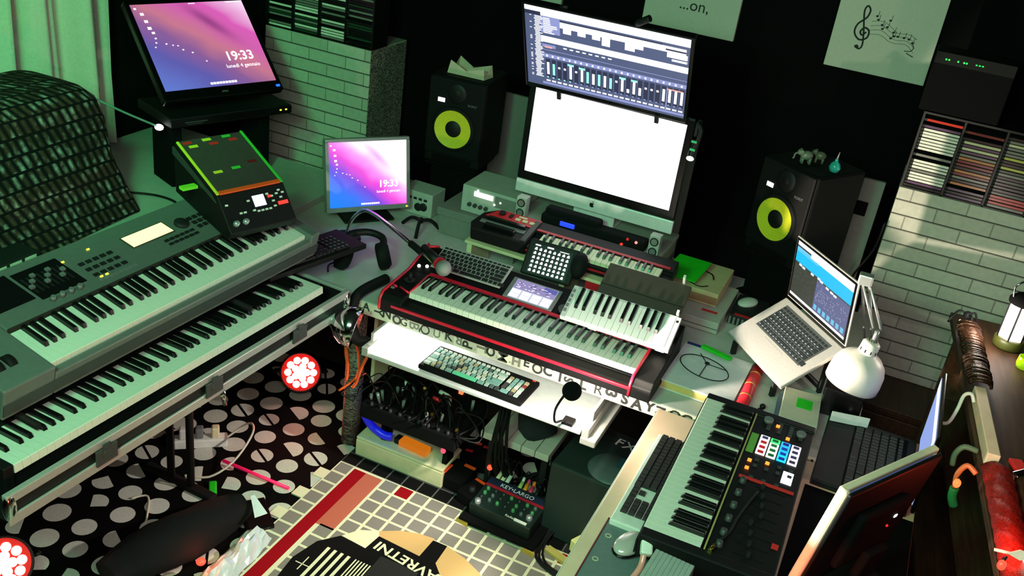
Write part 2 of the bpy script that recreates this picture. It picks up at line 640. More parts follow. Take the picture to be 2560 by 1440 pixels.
RAIL = mat('rack_black', (12, 12, 12), 0.4)
def cd_rack(side, x0, z0, cols, rows, zr, pal, seen):
    where = 'left rack above the small monitor' if side == 'left' else 'right rack above the brick paper'
    t = thing('compact_disc_rack', 'black %s-column CD rack standing on the %s brick-papered cabinet' % ({4: 'four'}[cols], side), 'rack', (x0 + 0.31, 4.08, z0), (0, 0, 0), 'CD racks')
    W = cols * 0.151 + 0.008
    MB().box(x0, x0 + W, 4.128, 4.136, z0 + 0.001, z0 + zr).build('back_panel', RAIL, t, True)
    for k in range(cols + 1):
        MB().box(x0 + k * 0.151, x0 + k * 0.151 + 0.008, 4.0, 4.128, z0 + 0.001, z0 + zr).build('upright', RAIL, t, True)
    MB().box(x0 + 0.008, x0 + W - 0.008, 4.0, 4.128, z0 + 0.001, z0 + 0.006).build('bottom_panel', RAIL, t, True)
    MB().box(x0, x0 + W, 3.998, 4.136, z0 + zr, z0 + zr + 0.008).build('top_panel', RAIL, t, True)
    rnd = random.Random(3 if side == 'left' else 5)
    for c in range(seen):
        for r in range(rows):
            z = z0 + 0.008 + r * 0.0126
            if rnd.random() < 0.08:
                continue
            i = rnd.choice(pal(c, r))
            o = link('compact_disc_case', CDM[i])
            o.location = (x0 + c * 0.151 + 0.0095, 4.004 + rnd.uniform(-0.002, 0.003), z)
            tag(o, '%s-spined CD case, %s from bottom, column %s, %s' % (SPINES[i][0], ORD[r], ['one', 'two', 'three', 'four'][c], where), 'CD', 'CDs in the %s rack' % side)
cd_rack('left', -3.0, 1.259, 4, 22, 0.30, lambda c, r: [1, 1, 2, 2, 0, 7, 0] if c < 3 else [1, 1, 7, 1, 2], 4)
def palr(c, r):
    if c == 2 and r in (1, 2, 3):
        return [8]
    return {0: [0, 0, 0, 2, 5, 1, 6] if r < 21 else [3, 8], 1: [2, 4, 6, 1, 3, 5, 9], 2: [1, 7, 2, 1, 4, 5], 3: [1, 0, 2, 9, 3]}[c]
cd_rack('right', 0.04, 1.253, 4, 22, 0.30, palr, 4)

# router box on the right rack
t = thing('network_box', 'black box with a row of green lights on top of the right CD rack', 'router', (0.15, 4.1, 1.562))
MB().box(0.015, 0.30, 4.005, 4.14, 1.5625, 1.79, bev=0.006).build('body', KM, t, True)
MB().box(0.018, 0.297, 4.0, 4.0045, 1.745, 1.787).build('front_panel', mat('dim_panel', (8, 9, 8), 0.7, spec=0.2), t, True)
for xx in (0.056, 0.066, 0.098, 0.119, 0.128, 0.162, 0.173, 0.184):
    MB().cyl((xx, 4.0, 1.763 + 0.002 * (xx > .15)), (xx, 3.9985, 1.763), 0.0034, n=10).build('light', LEDG, t, True)

# grey boards at the back of the desk
BOARD = mat('grey_green_board', (120, 124, 116), 0.8)
def panel(name, x0, x1, y, z1, label):
    t = thing(name, label, 'panel', ((x0 + x1) / 2, y, 0), (0, 0, 0), 'grey boards behind the desk')
    MB().box(x0, x1, y, y + 0.02, 0.0, z1, bev=0.003).build('board', BOARD, t, True)
    return t
panel('back_board', -1.80, -0.795, 4.1, 1.196, 'plain grey board behind the bright desktop computer and left speaker')
t = panel('back_board', -0.098, -0.012, 4.02, 1.245, 'narrow grey board between right speaker and right brick-papered cabinet')
MB().box(-0.098, -0.052, 4.012, 4.0195, 1.09, 1.15, bev=0.003).build('socket', KM, t, True)
MB().tube([(-0.05, 4.0, 0.62), (-0.03, 3.985, 0.82), (0.02, 3.97, 0.98), (0.03, 3.975, 1.1)], 0.004).build('cable', K, t, True)

# posters (canvases) on the back wall
CANV = mat('canvas_white', (206, 204, 190), 0.85, spec=0.2, bump=0.2, scale=300)
INK = mat('poster_ink', (22, 26, 26), 0.7)
def canvas(x0, x1, z0, label, rot=0.0):
    t = thing('canvas_print', label, 'poster', ((x0 + x1) / 2, 4.385, z0), (0, 0, 0), 'white canvases on the back wall')
    MB().box(x0, x1, 4.372, 4.398, z0, z0 + 0.5, bev=0.003).build('canvas', CANV, t, True)
    return t
canvas(-2.08, -1.62, 1.575, 'white canvas on black wall, mostly hidden behind the upper mixer-screen monitor')
t = canvas(-1.225, -0.80, 1.585, 'grey-white canvas with a line of lettering, hanging behind the upper monitor')
MB(Tm((-1.0, 4.3715, 1.585 + 0.115), 0, R(90))).text('...on,', 0.07, Matrix.Identity(4)).build('lettering', INK, t, True)
t = canvas(-0.403, 0.008, 1.575, 'white canvas with a treble clef and swirling music notes')
def arcpts(cx, cz, rx, rz, a0, a1, n=14):
    return [(cx + rx * math.cos(R(a0 + (a1 - a0) * i / n)), 4.371, cz + rz * math.sin(R(a0 + (a1 - a0) * i / n))) for i in range(n + 1)]
b = MB()
ox, oz = -0.345, 1.575
P = lambda x, z: (ox + x, 4.3705, oz + z)
# treble clef as a tapering stroke
clef = [P(.075, .165), P(.062, .150), P(.052, .163), P(.066, .181), P(.085, .170), P(.083, .142), P(.055, .130), P(.030, .155), P(.034, .190), P(.062, .222), P(.068, .252), P(.055, .268), P(.046, .250), P(.052, .215), P(.066, .160), P(.074, .112), P(.066, .094), P(.050, .098)]
b.tube(clef, 0.0036, 6)
b.ball(P(.053, .101), 0.009, sc=(1, .2, .8), n=10, k=6)
for k in range(4):
    z = .215 - .018 * k
    b.tube([P(.085, z - .004), P(.13, z + .004), P(.17, z - .014), P(.195, z - .03 + .004 * k), P(.24, z - .026 + .004 * k), P(.275, z - .04)], 0.0007, 5)
for x, z in ((.10, .235), (.108, .222), (.128, .205), (.15, .2), (.155, .228), (.133, .19), (.18, .185), (.185, .17), (.175, .16), (.20, .172), (.225, .172), (.245, .17), (.262, .158)):
    b.ball(P(x, z), 0.0055, sc=(1, .25, .75), n=10, k=6)
    b.tube([P(x + .004, z), P(x + .005, z + .022)], 0.0009, 5)
b.tube([P(.262, .158), P(.272, .14), P(.262, .125), P(.24, .122)], 0.0016, 5)
b.tube([P(.25, .115), P(.28, .105)], 0.0018, 5)
b.build('music_drawing', INK, t, True)

# ---------------------------------------------------------------- rugs
DOTB = mat('black_carpet', (10, 9, 9), 0.95, spec=0.05, scale=200, bump=0.3)
DOTW = mat('white_carpet_dot', (196, 196, 184), 0.95, spec=0.05, scale=200, var=0.12)
b = MB()
b.box(-2.75, 0.3, 0.9, 3.3, 0.0, 0.006)
rnd = random.Random(11)
def dot(cx, cy, r, kind, a):
    n = 22
    pts = [(cx + r * math.cos(2 * PI * i / n + a), cy + r * math.sin(2 * PI * i / n + a)) for i in range(n)]
    def clip(pts, nx, ny, d):
        out = []
        for i in range(len(pts)):
            p, q = pts[i], pts[(i + 1) % len(pts)]
            sp, sq = (p[0] - cx) * nx + (p[1] - cy) * ny - d, (q[0] - cx) * nx + (q[1] - cy) * ny - d
            if sp >= 0:
                out.append(p)
            if sp * sq < 0:
                k = sp / (sp - sq)
                out.append((p[0] + (q[0] - p[0]) * k, p[1] + (q[1] - p[1]) * k))
        return out
    nx, ny = math.cos(a), math.sin(a)
    if kind == 'full':
        parts = [pts]
    elif kind == 'half':
        parts = [clip(pts, nx, ny, -r * 0.25)]
    elif kind == 'split':
        parts = [clip(pts, nx, ny, r * 0.14), clip(pts, -nx, -ny, r * 0.10)]
    else:
        parts = [clip(clip(pts, nx, ny, -r * .35), -ny, nx, -r * .5)]
    for p in parts:
        if len(p) > 2:
            b.poly(p, 0.0066, 1)
row = 0
y = 0.95
while y < 3.28:
    x = -2.72 + (0.0625 if row % 2 else 0)
    while x < 0.28:
        r = rnd.uniform(0.040, 0.048)
        dot(x + rnd.uniform(-.008, .008), y + rnd.uniform(-.008, .008), r, rnd.choice(['full', 'full', 'full', 'full', 'half', 'half', 'split', 'cut']), R(rnd.choice([35, 215, 60, 240, 20])))
        x += 0.125
    y += 0.107
    row += 1
rug = b.build('polka_dot_rug', [DOTB, DOTW])
tag(rug, 'black rug with rows of white dots, some cut in halves, covering the floor', 'rug')

b = MB()
RM = [mat('rug_cream', (226, 218, 184), 0.95, spec=0.05, bump=0.3, scale=300), mat('rug_grey', (132, 124, 116), 0.95, spec=0.05, bump=0.3, scale=300, var=0.1),
      mat('rug_dark', (44, 42, 42), 0.95, spec=0.05, scale=300), mat('rug_red', (150, 14, 24), 0.95, spec=0.05, scale=300), mat('rug_salmon', (188, 100, 80), 0.95, spec=0.05, scale=300),
      mat('rug_black', (18, 17, 17), 0.95, spec=0.05, scale=300), mat('rug_tan', (206, 164, 108), 0.95, spec=0.05, scale=300), mat('rug_grout_dark', (92, 90, 88), 0.95, spec=0.05, scale=300)]
gx0, gy0, pt = -1.632, 2.698, 0.0678
b.box(gx0, -0.42, 1.2, gy0, 0.007, 0.0125, m=0)
b.box(gx0, -0.42, gy0 + 0.0005, 2.95, 0.007, 0.0124, m=7)
zt = 0.0130
def tile(i, j, m, g=0.0055, w=1, h=1):
    b.rect(gx0 + i * pt + g, gx0 + (i + w) * pt - g, gy0 - (j + h) * pt + g, gy0 - j * pt - g, zt, m)
rnd = random.Random(4)
for i in range(18):
    for j in range(-3, 20):
        if j < 0:
            tile(i, j, 5 if rnd.random() > .2 else 2, 0.003)
        elif i in (1, 2):
            continue
        elif (i, j) in ((4, 0), (14, 0), (7, 9)):
            tile(i, j, 3)
        elif (i, j) in ((8, 0), (9, 0)):
            if i == 8:
                tile(8, 0, 2, w=2)
        else:
            tile(i, j, 1)
for k in range(10):
    b.box(gx0 - 0.045, gx0, gy0 - (2 * k + 1.9) * pt, gy0 - (2 * k + 1.1) * pt, 0.0072, 0.0124, m=0)
# red and salmon stripe
b.rect(gx0 + pt + .004, gx0 + 2 * pt - .012, 1.25, gy0 - 0.012, zt, 3)
b.rect(gx0 + 2 * pt - .012, gx0 + 3 * pt - .006, 2.345, gy0 - 0.012, zt, 4)
for j in range(5, 20):
    tile(2, j, 1)
# piano-shaped black picture with cream and tan curves
z2 = 0.0134
b.poly([(-1.393, 2.34), (-1.357, 2.399), (-1.294, 2.432), (-1.28, 2.409), (-1.289, 2.33)], z2, 0)
b.poly([(-1.294, 2.432), (-1.23, 2.476), (-1.17, 2.498), (-1.106, 2.506), (-1.109, 2.398), (-1.28, 2.409)][::-1], z2, 6)
b.poly([(-1.049, 2.496), (-0.97, 2.476), (-0.895, 2.44), (-0.80, 2.37), (-0.74, 2.28), (-0.95, 2.30), (-1.044, 2.398)][::-1], z2, 6)
b.poly([(-1.46, 2.02), (-1.475, 2.16), (-1.45, 2.27), (-1.396, 2.338), (-1.289, 2.332), (-1.28, 2.409), (-1.109, 2.398), (-1.106, 2.496), (-1.049, 2.496), (-1.044, 2.398), (-0.93, 2.33), (-0.80, 2.22), (-0.74, 2.0), (-0.8, 1.7), (-1.1, 1.55), (-1.38, 1.7)][::-1], z2 - 0.0002, 5)
for k in range(4):
    x = -1.402 + k * 0.0275
    b.rect(x, x + 0.012, 2.02, 2.266, z2 + .0002, 0)
for k in range(11):
    x = -1.288 + k * 0.0115
    b.rect(x, x + 0.005, 2.02, 2.266, z2 + .0002, 0)
b.rect(-1.222, -1.07, 2.1, 2.326, z2 + .0003, 2)
b.text('LAVRETNI', 0.060, Tm((-1.268, 2.369, z2 + .0004), R(173)) @ Matrix.Diagonal((1.1, 1.0, 1, 1)), 0, 0.0002, 'RIGHT', .0012)
b.rect(-1.455, -1.40, 2.148, 2.152, z2 + .0003, 0)
b.rect(-1.43, -1.426, 2.12, 2.19, z2 + .0003, 0)
rug = b.build('mosaic_rug', RM)
tag(rug, 'cream rug with grey mosaic squares, a red stripe and a black piano picture', 'rug')

# ---------------------------------------------------------------- desks
DESK = mat('pale_desk_laminate', (178, 182, 174), 0.45, scale=20)
TAPE = mat('letter_tape_paper', (206, 200, 180), 0.6)
t = thing('desk', 'long pale desk with printed letter tape along its front edge', 'desk', (-0.99, 2.75, 0))
MB().box(-2.20, 0.14, 2.70, 3.85, 0.70, 0.75, bev=0.003).build('desktop', DESK, t, True)
b = MB()
b.box(-2.198, 0.138, 2.6975, 2.6995, 0.698, 0.7495, m=0)
seq = 'PTCMHEOCISLR3SAYNOGBQUKR' * 3
rnd = random.Random(2)
x = -2.18
i = 0
while x < 0.12:
    s = rnd.uniform(0.042, 0.056)
    T = Tm((x + s * .35, 2.6972, 0.724 + rnd.uniform(-.006, .006)), 0, R(90)) @ Matrix.Rotation(R(rnd.choice([0, 0, 90, -90, 180])), 4, 'Z')
    b.text(seq[i % len(seq)], s, T, 1 if rnd.random() > .25 else 2, bold=s * rnd.choice([.01, .025, .04]))
    if rnd.random() < 0.35:
        b.text(rnd.choice('aeosrtn39'), 0.016, Tm((x + s * .85, 2.6972, 0.724 + rnd.choice([-.012, .012])), 0, R(90)), 2)
        x += .012
    if rnd.random() < .2:
        b.box(x, x + s * .8, 2.6970, 2.6975, 0.7, 0.748, m=3)
    x += s * rnd.uniform(.68, .85)
    i += 1
b.build('letter_tape', [TAPE, mat('tape_ink', (40, 40, 38), 0.7), mat('tape_grey_ink', (110, 108, 100), 0.7), mat('tape_pale', (180, 176, 160), 0.7)], t, True)
for x, y in ((-1.675, 2.83), (0.06, 2.83), (-2.12, 3.66), (0.06, 3.66)):
    MB().cyl((x, y, 0.0135), (x, y, 0.70), 0.036, n=24).build('leg', NEWS if x < 0 else BOARD, t, True)
MB().box(-1.62, -1.605, 2.86, 3.6, 0.30, 0.698).build('side_panel', CREAM, t, True)

# pull-out keyboard tray under the desk
TRAY = mat('white_tray_metal', (206, 206, 206), 0.32, 0.3, bump=0.05)
t = thing('keyboard_tray', 'white pull-out tray on metal runners under the desk, brightly lit', 'tray', (-1.06, 2.56, 0.63))
MB().box(-1.468, -0.665, 2.56, 2.90, 0.622, 0.638, bev=0.004).build('board', TRAY, t, True)
for sx, x in ((-1, -1.475), (1, -0.645)):
    b = MB().box(x - .014, x + .010, 2.552, 3.0, 0.628, 0.662, bev=0.002)
    b.box(x - .007, x + .003, 2.60, 3.0, 0.664, 0.698)
    for k in range(6):
        b.cyl((x - .002, 2.58 + k * .05, 0.662), (x - .002, 2.58 + k * .05, 0.666), 0.005, n=10)
    b.build('runner', ALU, t, True)
MB().box(-0.66, -0.606, 2.548, 2.86, 0.600, 0.627, bev=0.004).build('bracket', ALU, t, True)

# white side desk behind the left keyboards
t = thing('side_desk', 'white desk along the left wall carrying the covered box and monitor', 'desk', (-2.8, 2.7, 0))
MB().box(-3.34, -2.24, 1.4, 3.66, 0.715, 0.75, bev=0.003).build('desktop', DESK, t, True)
for x, y in ((-3.28, 1.46), (-2.30, 1.46), (-3.28, 3.60), (-2.30, 3.60)):
    MB().box(x - .025, x + .025, y - .025, y + .025, 0.0065, 0.715).build('leg', WH, t, True)

# beige right desk
BEI = mat('beige_desk_laminate', (226, 190, 162), 0.5, scale=15)
t = thing('desk', 'beige desk at the right carrying the pad keyboard and the black laptop', 'desk', (0, 2.1, 0))
MB().prism([(-0.455, 1.45), (0.345, 1.45), (0.345, 2.985), (0.16, 2.985), (0.16, 2.672), (-0.455, 2.672)], 0.72, 0.75, 0, 0.003).build('desktop', BEI, t, True)
MB().box(-0.4575, -0.4555, 1.45, 2.672, 0.722, 0.748).build('edge_strip', WH, t, True)
for x, y in ((-0.41, 1.52), (0.31, 1.52), (0.31, 2.94)):
    MB().box(x - .025, x + .025, y - .025, y + .025, 0.0135, 0.72).build('leg', BOARD, t, True)
MB().box(-0.44, -0.40, 2.56, 2.64, 0.0135, 0.72).build('leg', BOARD, t, True)

# ---------------------------------------------------------------- piano keyboards
PAT = [0, 1, 0, 1, 0, 0, 1, 0, 1, 0, 1, 0]
def piano(parent, n, start, kw, wl, bl, x0, y0, z0, wm=IV, bm_=EB, drop=0.018, round_front=True):
    """n keys from pitch class start; white tops at z0; keys run away from the player in +y"""
    b = MB()
    b.xprism([(0, -drop), (0.002, -0.0015), (0.005, 0), (wl, 0), (wl, -drop)] if round_front else [(0, -drop), (0, 0), (wl, 0), (wl, -drop)], 0.0006, kw - 0.0006)
    wme = bpy.data.meshes.new('white_key')
    bmesh.ops.recalc_face_normals(b.bm, faces=b.bm.faces[:])
    b.bm.to_mesh(wme)
    wme.materials.append(wm)
    b = MB()
    bw = kw * 0.57
    h = kw * 0.52
    y1 = wl - bl
    v = [(-bw / 2, y1, -.004), (bw / 2, y1, -.004), (bw / 2, wl, -.004), (-bw / 2, wl, -.004), (-bw * .40, y1 + h * .9, h), (bw * .40, y1 + h * .9, h), (bw * .40, wl, h), (-bw * .40, wl, h)]
    vs = [b._v(p) for p in v]
    for q in ((4, 5, 6, 7), (0, 1, 5, 4), (1, 2, 6, 5), (2, 3, 7, 6), (3, 0, 4, 7), (3, 2, 1, 0)):
        b._f([vs[i] for i in q])
    bmesh.ops.bevel(b.bm, geom=b.bm.edges[:], offset=0.001, segments=1, affect='EDGES')
    bme = bpy.data.meshes.new('black_key')
    b.bm.to_mesh(bme)
    bme.materials.append(bm_)
    w = 0
    for k in range(n):
        pc = (start + k) % 12
        if PAT[pc]:
            off = {1: -.10, 3: .10, 6: -.13, 8: 0, 10: .13}[pc] * kw
            rp(bme, 'black_key', parent, (x0 + w * kw + off, y0, z0))
        else:
            rp(wme, 'white_key', parent, (x0 + w * kw, y0, z0))
            w += 1

# --- 88-key stage piano in its flight case (left, lower tier)
ROT = (0, 0, R(87.35))
org = (-1.706, 1.321, 0.0)
t = thing('stage_piano', 'long eighty-eight-key stage piano in the lower tier at left, lying in a flight case', 'piano', org, ROT)
b = MB().box(0.0, 1.222, 0.006, 0.15, 0.764, 0.829)
b.box(-0.03, -0.001, 0.0, 0.34, 0.764, 0.852, bev=0.004)
b.box(1.223, 1.245, 0.03, 0.34, 0.764, 0.845, bev=0.004)
b.box(0.0, 1.222, 0.151, 0.34, 0.764, 0.854, bev=0.004)
b.build('body', K, t)
b = MB()
for k in range(9):
    b.box(0.2 + k * .05, 0.23 + k * .05, 0.21, 0.222, 0.8545, 0.857)
b.cyl((0.86, 0.22, 0.8545), (0.86, 0.22, 0.866), 0.012)
b.cyl((0.92, 0.22, 0.8545), (0.92, 0.22, 0.866), 0.012)
b.build_each('control', DG, t)
piano(t, 88, 9, 0.0235, 0.15, 0.098, 0.0, 0.0, 0.848, drop=0.024)

t = thing('flight_case', 'black keyboard flight case tray with aluminium edges, under the lower stage piano', 'flight case', org, ROT)
b = MB().box(-0.07, 1.30, -0.045, 0.40, 0.745, 0.760, m=0)
b.box(-0.07, 1.30, -0.050, -0.042, 0.762, 0.795, m=0)
b.box(-0.07, 1.30, 0.392, 0.40, 0.762, 0.81, m=0)
b.box(-0.07, -0.062, -0.042, 0.392, 0.762, 0.81, m=0)
b.box(1.292, 1.30, -0.042, 0.392, 0.762, 0.81, m=0)
b.build('tray', mat('case_black_laminate', (20, 18, 19), 0.45), t)
MB().box(-0.07, 1.30, -0.056, -0.038, 0.796, 0.822, bev=0.003).build('edge_rail', ALU, t)
MB().box(-0.07, 1.30, -0.058, -0.0505, 0.734, 0.763, bev=0.002).build('edge_rail', ALU, t)
MB().box(1.292, 1.306, -0.035, 0.39, 0.8105, 0.823, bev=0.003).build('edge_rail', ALU, t)
for x in (-0.06, 1.292):
    b = MB().ball((x, -0.05, 0.782), 0.026, sc=(.7, .45, 1.55), n=16, k=10)
    b.build('corner_cap', CHR, t)
for x in (0.22, 0.62, 1.02):
    b = MB().box(x - .035, x + .035, -0.0645, -0.0585, 0.752, 0.80, bev=0.002)
    b.cyl((x, -0.066, 0.78), (x, -0.0625, 0.78), 0.014)
    b.box(x - .012, x + .012, -0.066, -0.0625, 0.795, 0.812)
    b.build('latch', DG, t)

t = thing('keyboard_stand', 'black folding stand legs under the flight case and upper synthesizer', 'stand', org, ROT)
for x in (0.12, 0.92):
    MB().tube([(x, 0.33, 0.742), (x, 0.33, 0.03)], 0.014, smooth_path=False).build('leg', RUB, t)
    MB().box(x - .02, x + .02, 0.22, 0.55, 0.0068, 0.028, bev=0.006).build('foot', RUB, t)
    MB().tube([(x, 0.425, 0.03), (x, 0.425, 0.93)], 0.014, smooth_path=False).build('upright', RUB, t)
    MB().tube([(x, 0.425, 0.89), (x, 0.06, 0.868)], 0.010, smooth_path=False).build('arm', RUB, t)
MB().tube([(0.12, 0.33, 0.45), (0.92, 0.33, 0.45)], 0.015, smooth_path=False).build('crossbar', RUB, t)
MB().tube([(0.66, -0.055, 0.74), (0.70, -0.03, 0.66)], 0.008, smooth_path=False).build('pull_pin', CHR, t)

# --- silver workstation synthesizer, upper tier
t = thing('synthesizer', 'silver-grey seventy-six-key synthesizer with a glowing yellow display, upper tier at left', 'synthesizer', (-1.805, 1.535, 0.989), (R(12.8), 0, R(87.7)))
MOT = mat('synth_silver', (112, 118, 114), 0.42, 0.25, scale=60)
b = MB()
b.box(-0.155, -0.0015, -0.025, 0.365, -0.085, 0.012, bev=0.005)
b.box(1.059, 1.105, -0.025, 0.365, -0.085, 0.012, bev=0.005)
b.box(-0.001, 1.0585, 0.153, 0.365, -0.085, 0.014, bev=0.004)
b.box(-0.001, 1.0585, -0.025, -0.004, -0.085, -0.012, bev=0.004)
b.box(-0.001, 1.0585, -0.004, 0.1525, -0.085, -0.021)
b.build('body', MOT, t)
MB().box(-0.155, 1.105, -0.0285, -0.0255, -0.07, -0.035).build('front_strip', DG, t)
MB().box(-0.001, 1.0585, 0.1505, 0.1535, -0.02, 0.0165).build('key_felt', mat('dark_felt', (30, 26, 22), 0.9), t)
piano(t, 76, 4, 0.0235, 0.15, 0.095, 0.0, 0.0, 0.0)
lcd = MB().box(0.515, 0.69, 0.243, 0.305, 0.0142, 0.0165, bev=0.001).build('display_frame', DG, t)
MB().rect(0.520, 0.685, 0.247, 0.301, 0.0171).build('display', glow('yellow_display', (255, 250, 150), 2.2), t)
MB().lathe([(0.0, .012), (0.020, .012), (0.024, .009), (0.024, 0)], T=Tm((0.735, 0.262, 0.0142))).build('data_dial', K2, t)
b = MB()
rnd = random.Random(5)
for i in range(6):
    for j in range(2):
        b.box(0.62 + i * .022, 0.636 + i * .022, 0.195 + j * .02, 0.204 + j * .02, 0.0142, 0.018)
for i in range(4):
    for j in range(3):
        b.box(0.77 + i * .024, 0.786 + i * .024, 0.215 + j * .024, 0.229 + j * .024, 0.0142, 0.018)
for i in range(5):
    for j in range(3):
        b.box(0.33 + i * .026, 0.347 + i * .026, 0.20 + j * .03, 0.212 + j * .03, 0.0142, 0.018)
b.build_each('button', K2, t)
b = MB()
for i in range(8):
    b.box(0.33 + i * .018, 0.341 + i * .018, 0.175, 0.185, 0.0142, 0.017)
b.build_each('pale_button', GY, t)
b = MB()
for i, j in ((0.40, 0.31), (0.86, 0.31), (0.88, 0.295), (0.34, 0.19), (0.36, 0.19), (0.30, 0.30)):
    b.box(i, i + .009, j, j + .005, 0.0142, 0.0172)
b.build_each('indicator_light', LEDY, t)
b = MB().box(-0.10, 0.14, 0.215, 0.34, 0.0142, 0.0152)
b.box(0.15, 0.30, 0.20, 0.33, 0.0142, 0.0152)
b.build_each('control_panel', KM, t)
b = MB()
for i in range(8):
    b.box(0.158 + i * .017, 0.165 + i * .017, 0.23, 0.30, 0.0153, 0.0156, m=0)
    b.box(0.155 + i * .017, 0.168 + i * .017, 0.25 + .02 * (i % 3), 0.262 + .02 * (i % 3), 0.0153, 0.022, m=1)
for i in range(4):
    b.cyl((0.17 + i * .03, 0.185, 0.0142), (0.17 + i * .03, 0.185, 0.028), 0.008, 0.007, m=1)
b.build_each('slider', [K2, GY], t)
for k in range(2):
    MB().cyl((-0.12 + k * .035, 0.06, -0.004), (-0.098 + k * .035, 0.06, -0.004), 0.028).build('wheel', RUB, t)
MB().box(-0.13, -0.03, 0.155, 0.165, 0.0122, 0.014).build('logo_plate', K, t)

# small black drum module lying on the left end of that synthesizer
M0 = Matrix.Translation((-1.805, 1.535, 0.989)) @ Matrix.Rotation(R(87.7), 4, 'Z') @ Matrix.Rotation(R(12.8), 4, 'X')
lo = M0 @ Vector((-0.06, 0.235, 0.0165))
t = thing('drum_module', 'small black box with a red stripe lying on the left end of the silver synthesizer', 'drum machine', lo, (R(12.8), 0, R(87.7)))
MB().box(-0.075, 0.085, 0.0, 0.105, 0.0, 0.04, bev=0.004).build('body', K, t)
MB().box(-0.05, 0.06, 0.02, 0.026, 0.0402, 0.0412).build('stripe', mat('dim_red', (120, 22, 26), 0.5), t)
b = MB()
for i in range(4):
    b.cyl((-0.05 + i * .035, 0.08, 0.0402), (-0.05 + i * .035, 0.08, 0.053), 0.009, 0.008)
b.build_each('knob', DG, t)
MB().box(0.05, 0.062, 0.05, 0.06, 0.0402, 0.042).build('light', LEDY, t)

# --- sampling pad resting on the right of that synthesizer
t = thing('sampling_pad', 'black drum sampling pad with coloured tape strips, on the right of the silver synthesizer', 'drum pad', (-1.926, 2.331, 1.169), (0, 0, R(71)))
c21, s21 = math.cos(R(21.7)), math.sin(R(21.7))
W = 0.252
prof = [(-0.082, -0.10), (0, 0), (0.274 * c21, 0.274 * s21), (0.262, 0.07), (0.255, -0.075), (-0.06, -0.128)]
MB().xprism(prof, 0, W, 0, 0.003).build('body', K, t)
PT = Matrix.Rotation(R(21.7), 4, 'X')
DUST = mat('rubber_pad_grey', (66, 60, 56), 0.9, spec=0.15)
b = MB(PT)
for i in range(3):
    for j in range(3):
        b.box(0.0115 + i * .0765, 0.0875 + i * .0765, 0.020 + j * .083, 0.1025 + j * .083, 0.0005, 0.005, bev=0.0015)
b.build_each('rubber_pad', DUST, t)
MB(PT).box(0.001, 0.010, 0.004, 0.268, 0.0005, 0.007, bev=.002).build('edge_strip', YELTAPE, t)
MB(PT).box(0.242, 0.2515, 0.004, 0.272, 0.0005, 0.007, bev=.002).build('edge_strip', GRNTAPE, t)
MB(PT).box(0.011, 0.241, 0.002, 0.018, 0.0005, 0.007, bev=.002).build('edge_strip', ORTAPE, t)
for (x, y, m) in ((0.018, .248, REDTAPE), (0.03, .228, YELTAPE), (0.09, .250, YELTAPE), (.105, .228, REDTAPE), (.165, .252, GRNTAPE), (.18, .232, REDTAPE), (.045, .095, YELTAPE), (.115, .10, GRNTAPE), (.185, .115, mat('dim_red', (120, 22, 26), 0.5))):
    MB(PT).box(x, x + .032, y, y + .012, 0.0052, 0.0058).build('tape_mark', m, t)
FT = Matrix.Translation((0, -0.082, -0.10)) @ Matrix.Rotation(math.atan2(0.10, 0.082), 4, 'X')
MB(FT).rect(0.118, 0.162, 0.07, 0.108, 0.0012).build('display', glow('pad_display', (225, 228, 255), 2.2), t)
b = MB(FT)
for x, y in ((0.02, .095), (.10, .095), (.11, .06), (.125, .055), (.14, .055), (.155, .055), (.17, .055), (.19, .06), (.21, .10), (.222, .11), (.234, .10), (.222, .085), (.19, .095), (.19, .078), (.175, .105), (.06, .06), (.075, .06)):
    b.box(x - .005, x + .005, y - .003, y + .003, 0.0004, 0.003)
b.build_each('button', WH, t)
b = MB(FT)
for x in (0.03, 0.065):
    b.lathe([(0, .012), (.0085, .012), (.0105, 0)], 16, T=Tm((x, 0.03, 0.0004)))
b.build_each('knob', SIL, t)
b = MB(FT)
b.box(.175, .188, .092, .10, 0.0004, 0.003)
b.box(.205, .242, .060, .072, 0.0004, 0.003)
b.build_each('lit_button', glow('red_button', (255, 60, 50), 1.6), t)
MB().box(-0.055, -0.002, 0.11, 0.135, -0.01, 0.0).build('clip', mat('lime', (150, 230, 60), 0.5), t)
MB().xprism([(0.0, -0.02), (0.03, 0.0), (0.26, 0.085), (0.26, 0.06)], -0.006, -0.0006).build('side_plate', DG, t)

# --- red-edged 61-key synthesizer on the desk
t = thing('synthesizer', 'black sixty-one-key synthesizer with bright red edges at the front of the desk', 'synthesizer', (-1.50, 2.665, 0.7515))
PX = 1.01
b = MB()
b.xprism([(0.0, 0.006), (0.0, 0.034), (0.012, 0.046), (0.052, 0.050), (0.052, 0.056), (0.20, 0.056), (0.20, 0.086), (0.342, 0.135), (0.356, 0.128), (0.356, 0.006)], 0.0895, 0.9365)
b.xprism([(0.0, 0.006), (0.0, 0.05), (0.02, 0.07), (0.20, 0.086), (0.342, 0.135), (0.356, 0.128), (0.356, 0.006)], 0.0, 0.089, 0, 0.003)
b.xprism([(0.0, 0.006), (0.0, 0.05), (0.02, 0.07), (0.20, 0.086), (0.342, 0.135), (0.356, 0.128), (0.356, 0.006)], 0.937, PX, 0, 0.003)
b.build('body', mat('synth_black', (9, 9, 10), .6, spec=.18), t)
for x in (0.05, 0.95):
    for y in (0.03, 0.32):
        MB().cyl((x, y, 0.0), (x, y, 0.006), 0.012).build('foot', RUB, t)
piano(t, 61, 0, 0.0235, 0.145, 0.093, 0.0895, 0.055, 0.0785, drop=0.02)
SL = Matrix.Translation((0, 0.2, 0.086)) @ Matrix.Rotation(math.atan2(.049, .142), 4, 'X')
CRED = mat('synth_red', (206, 24, 48), 0.4)
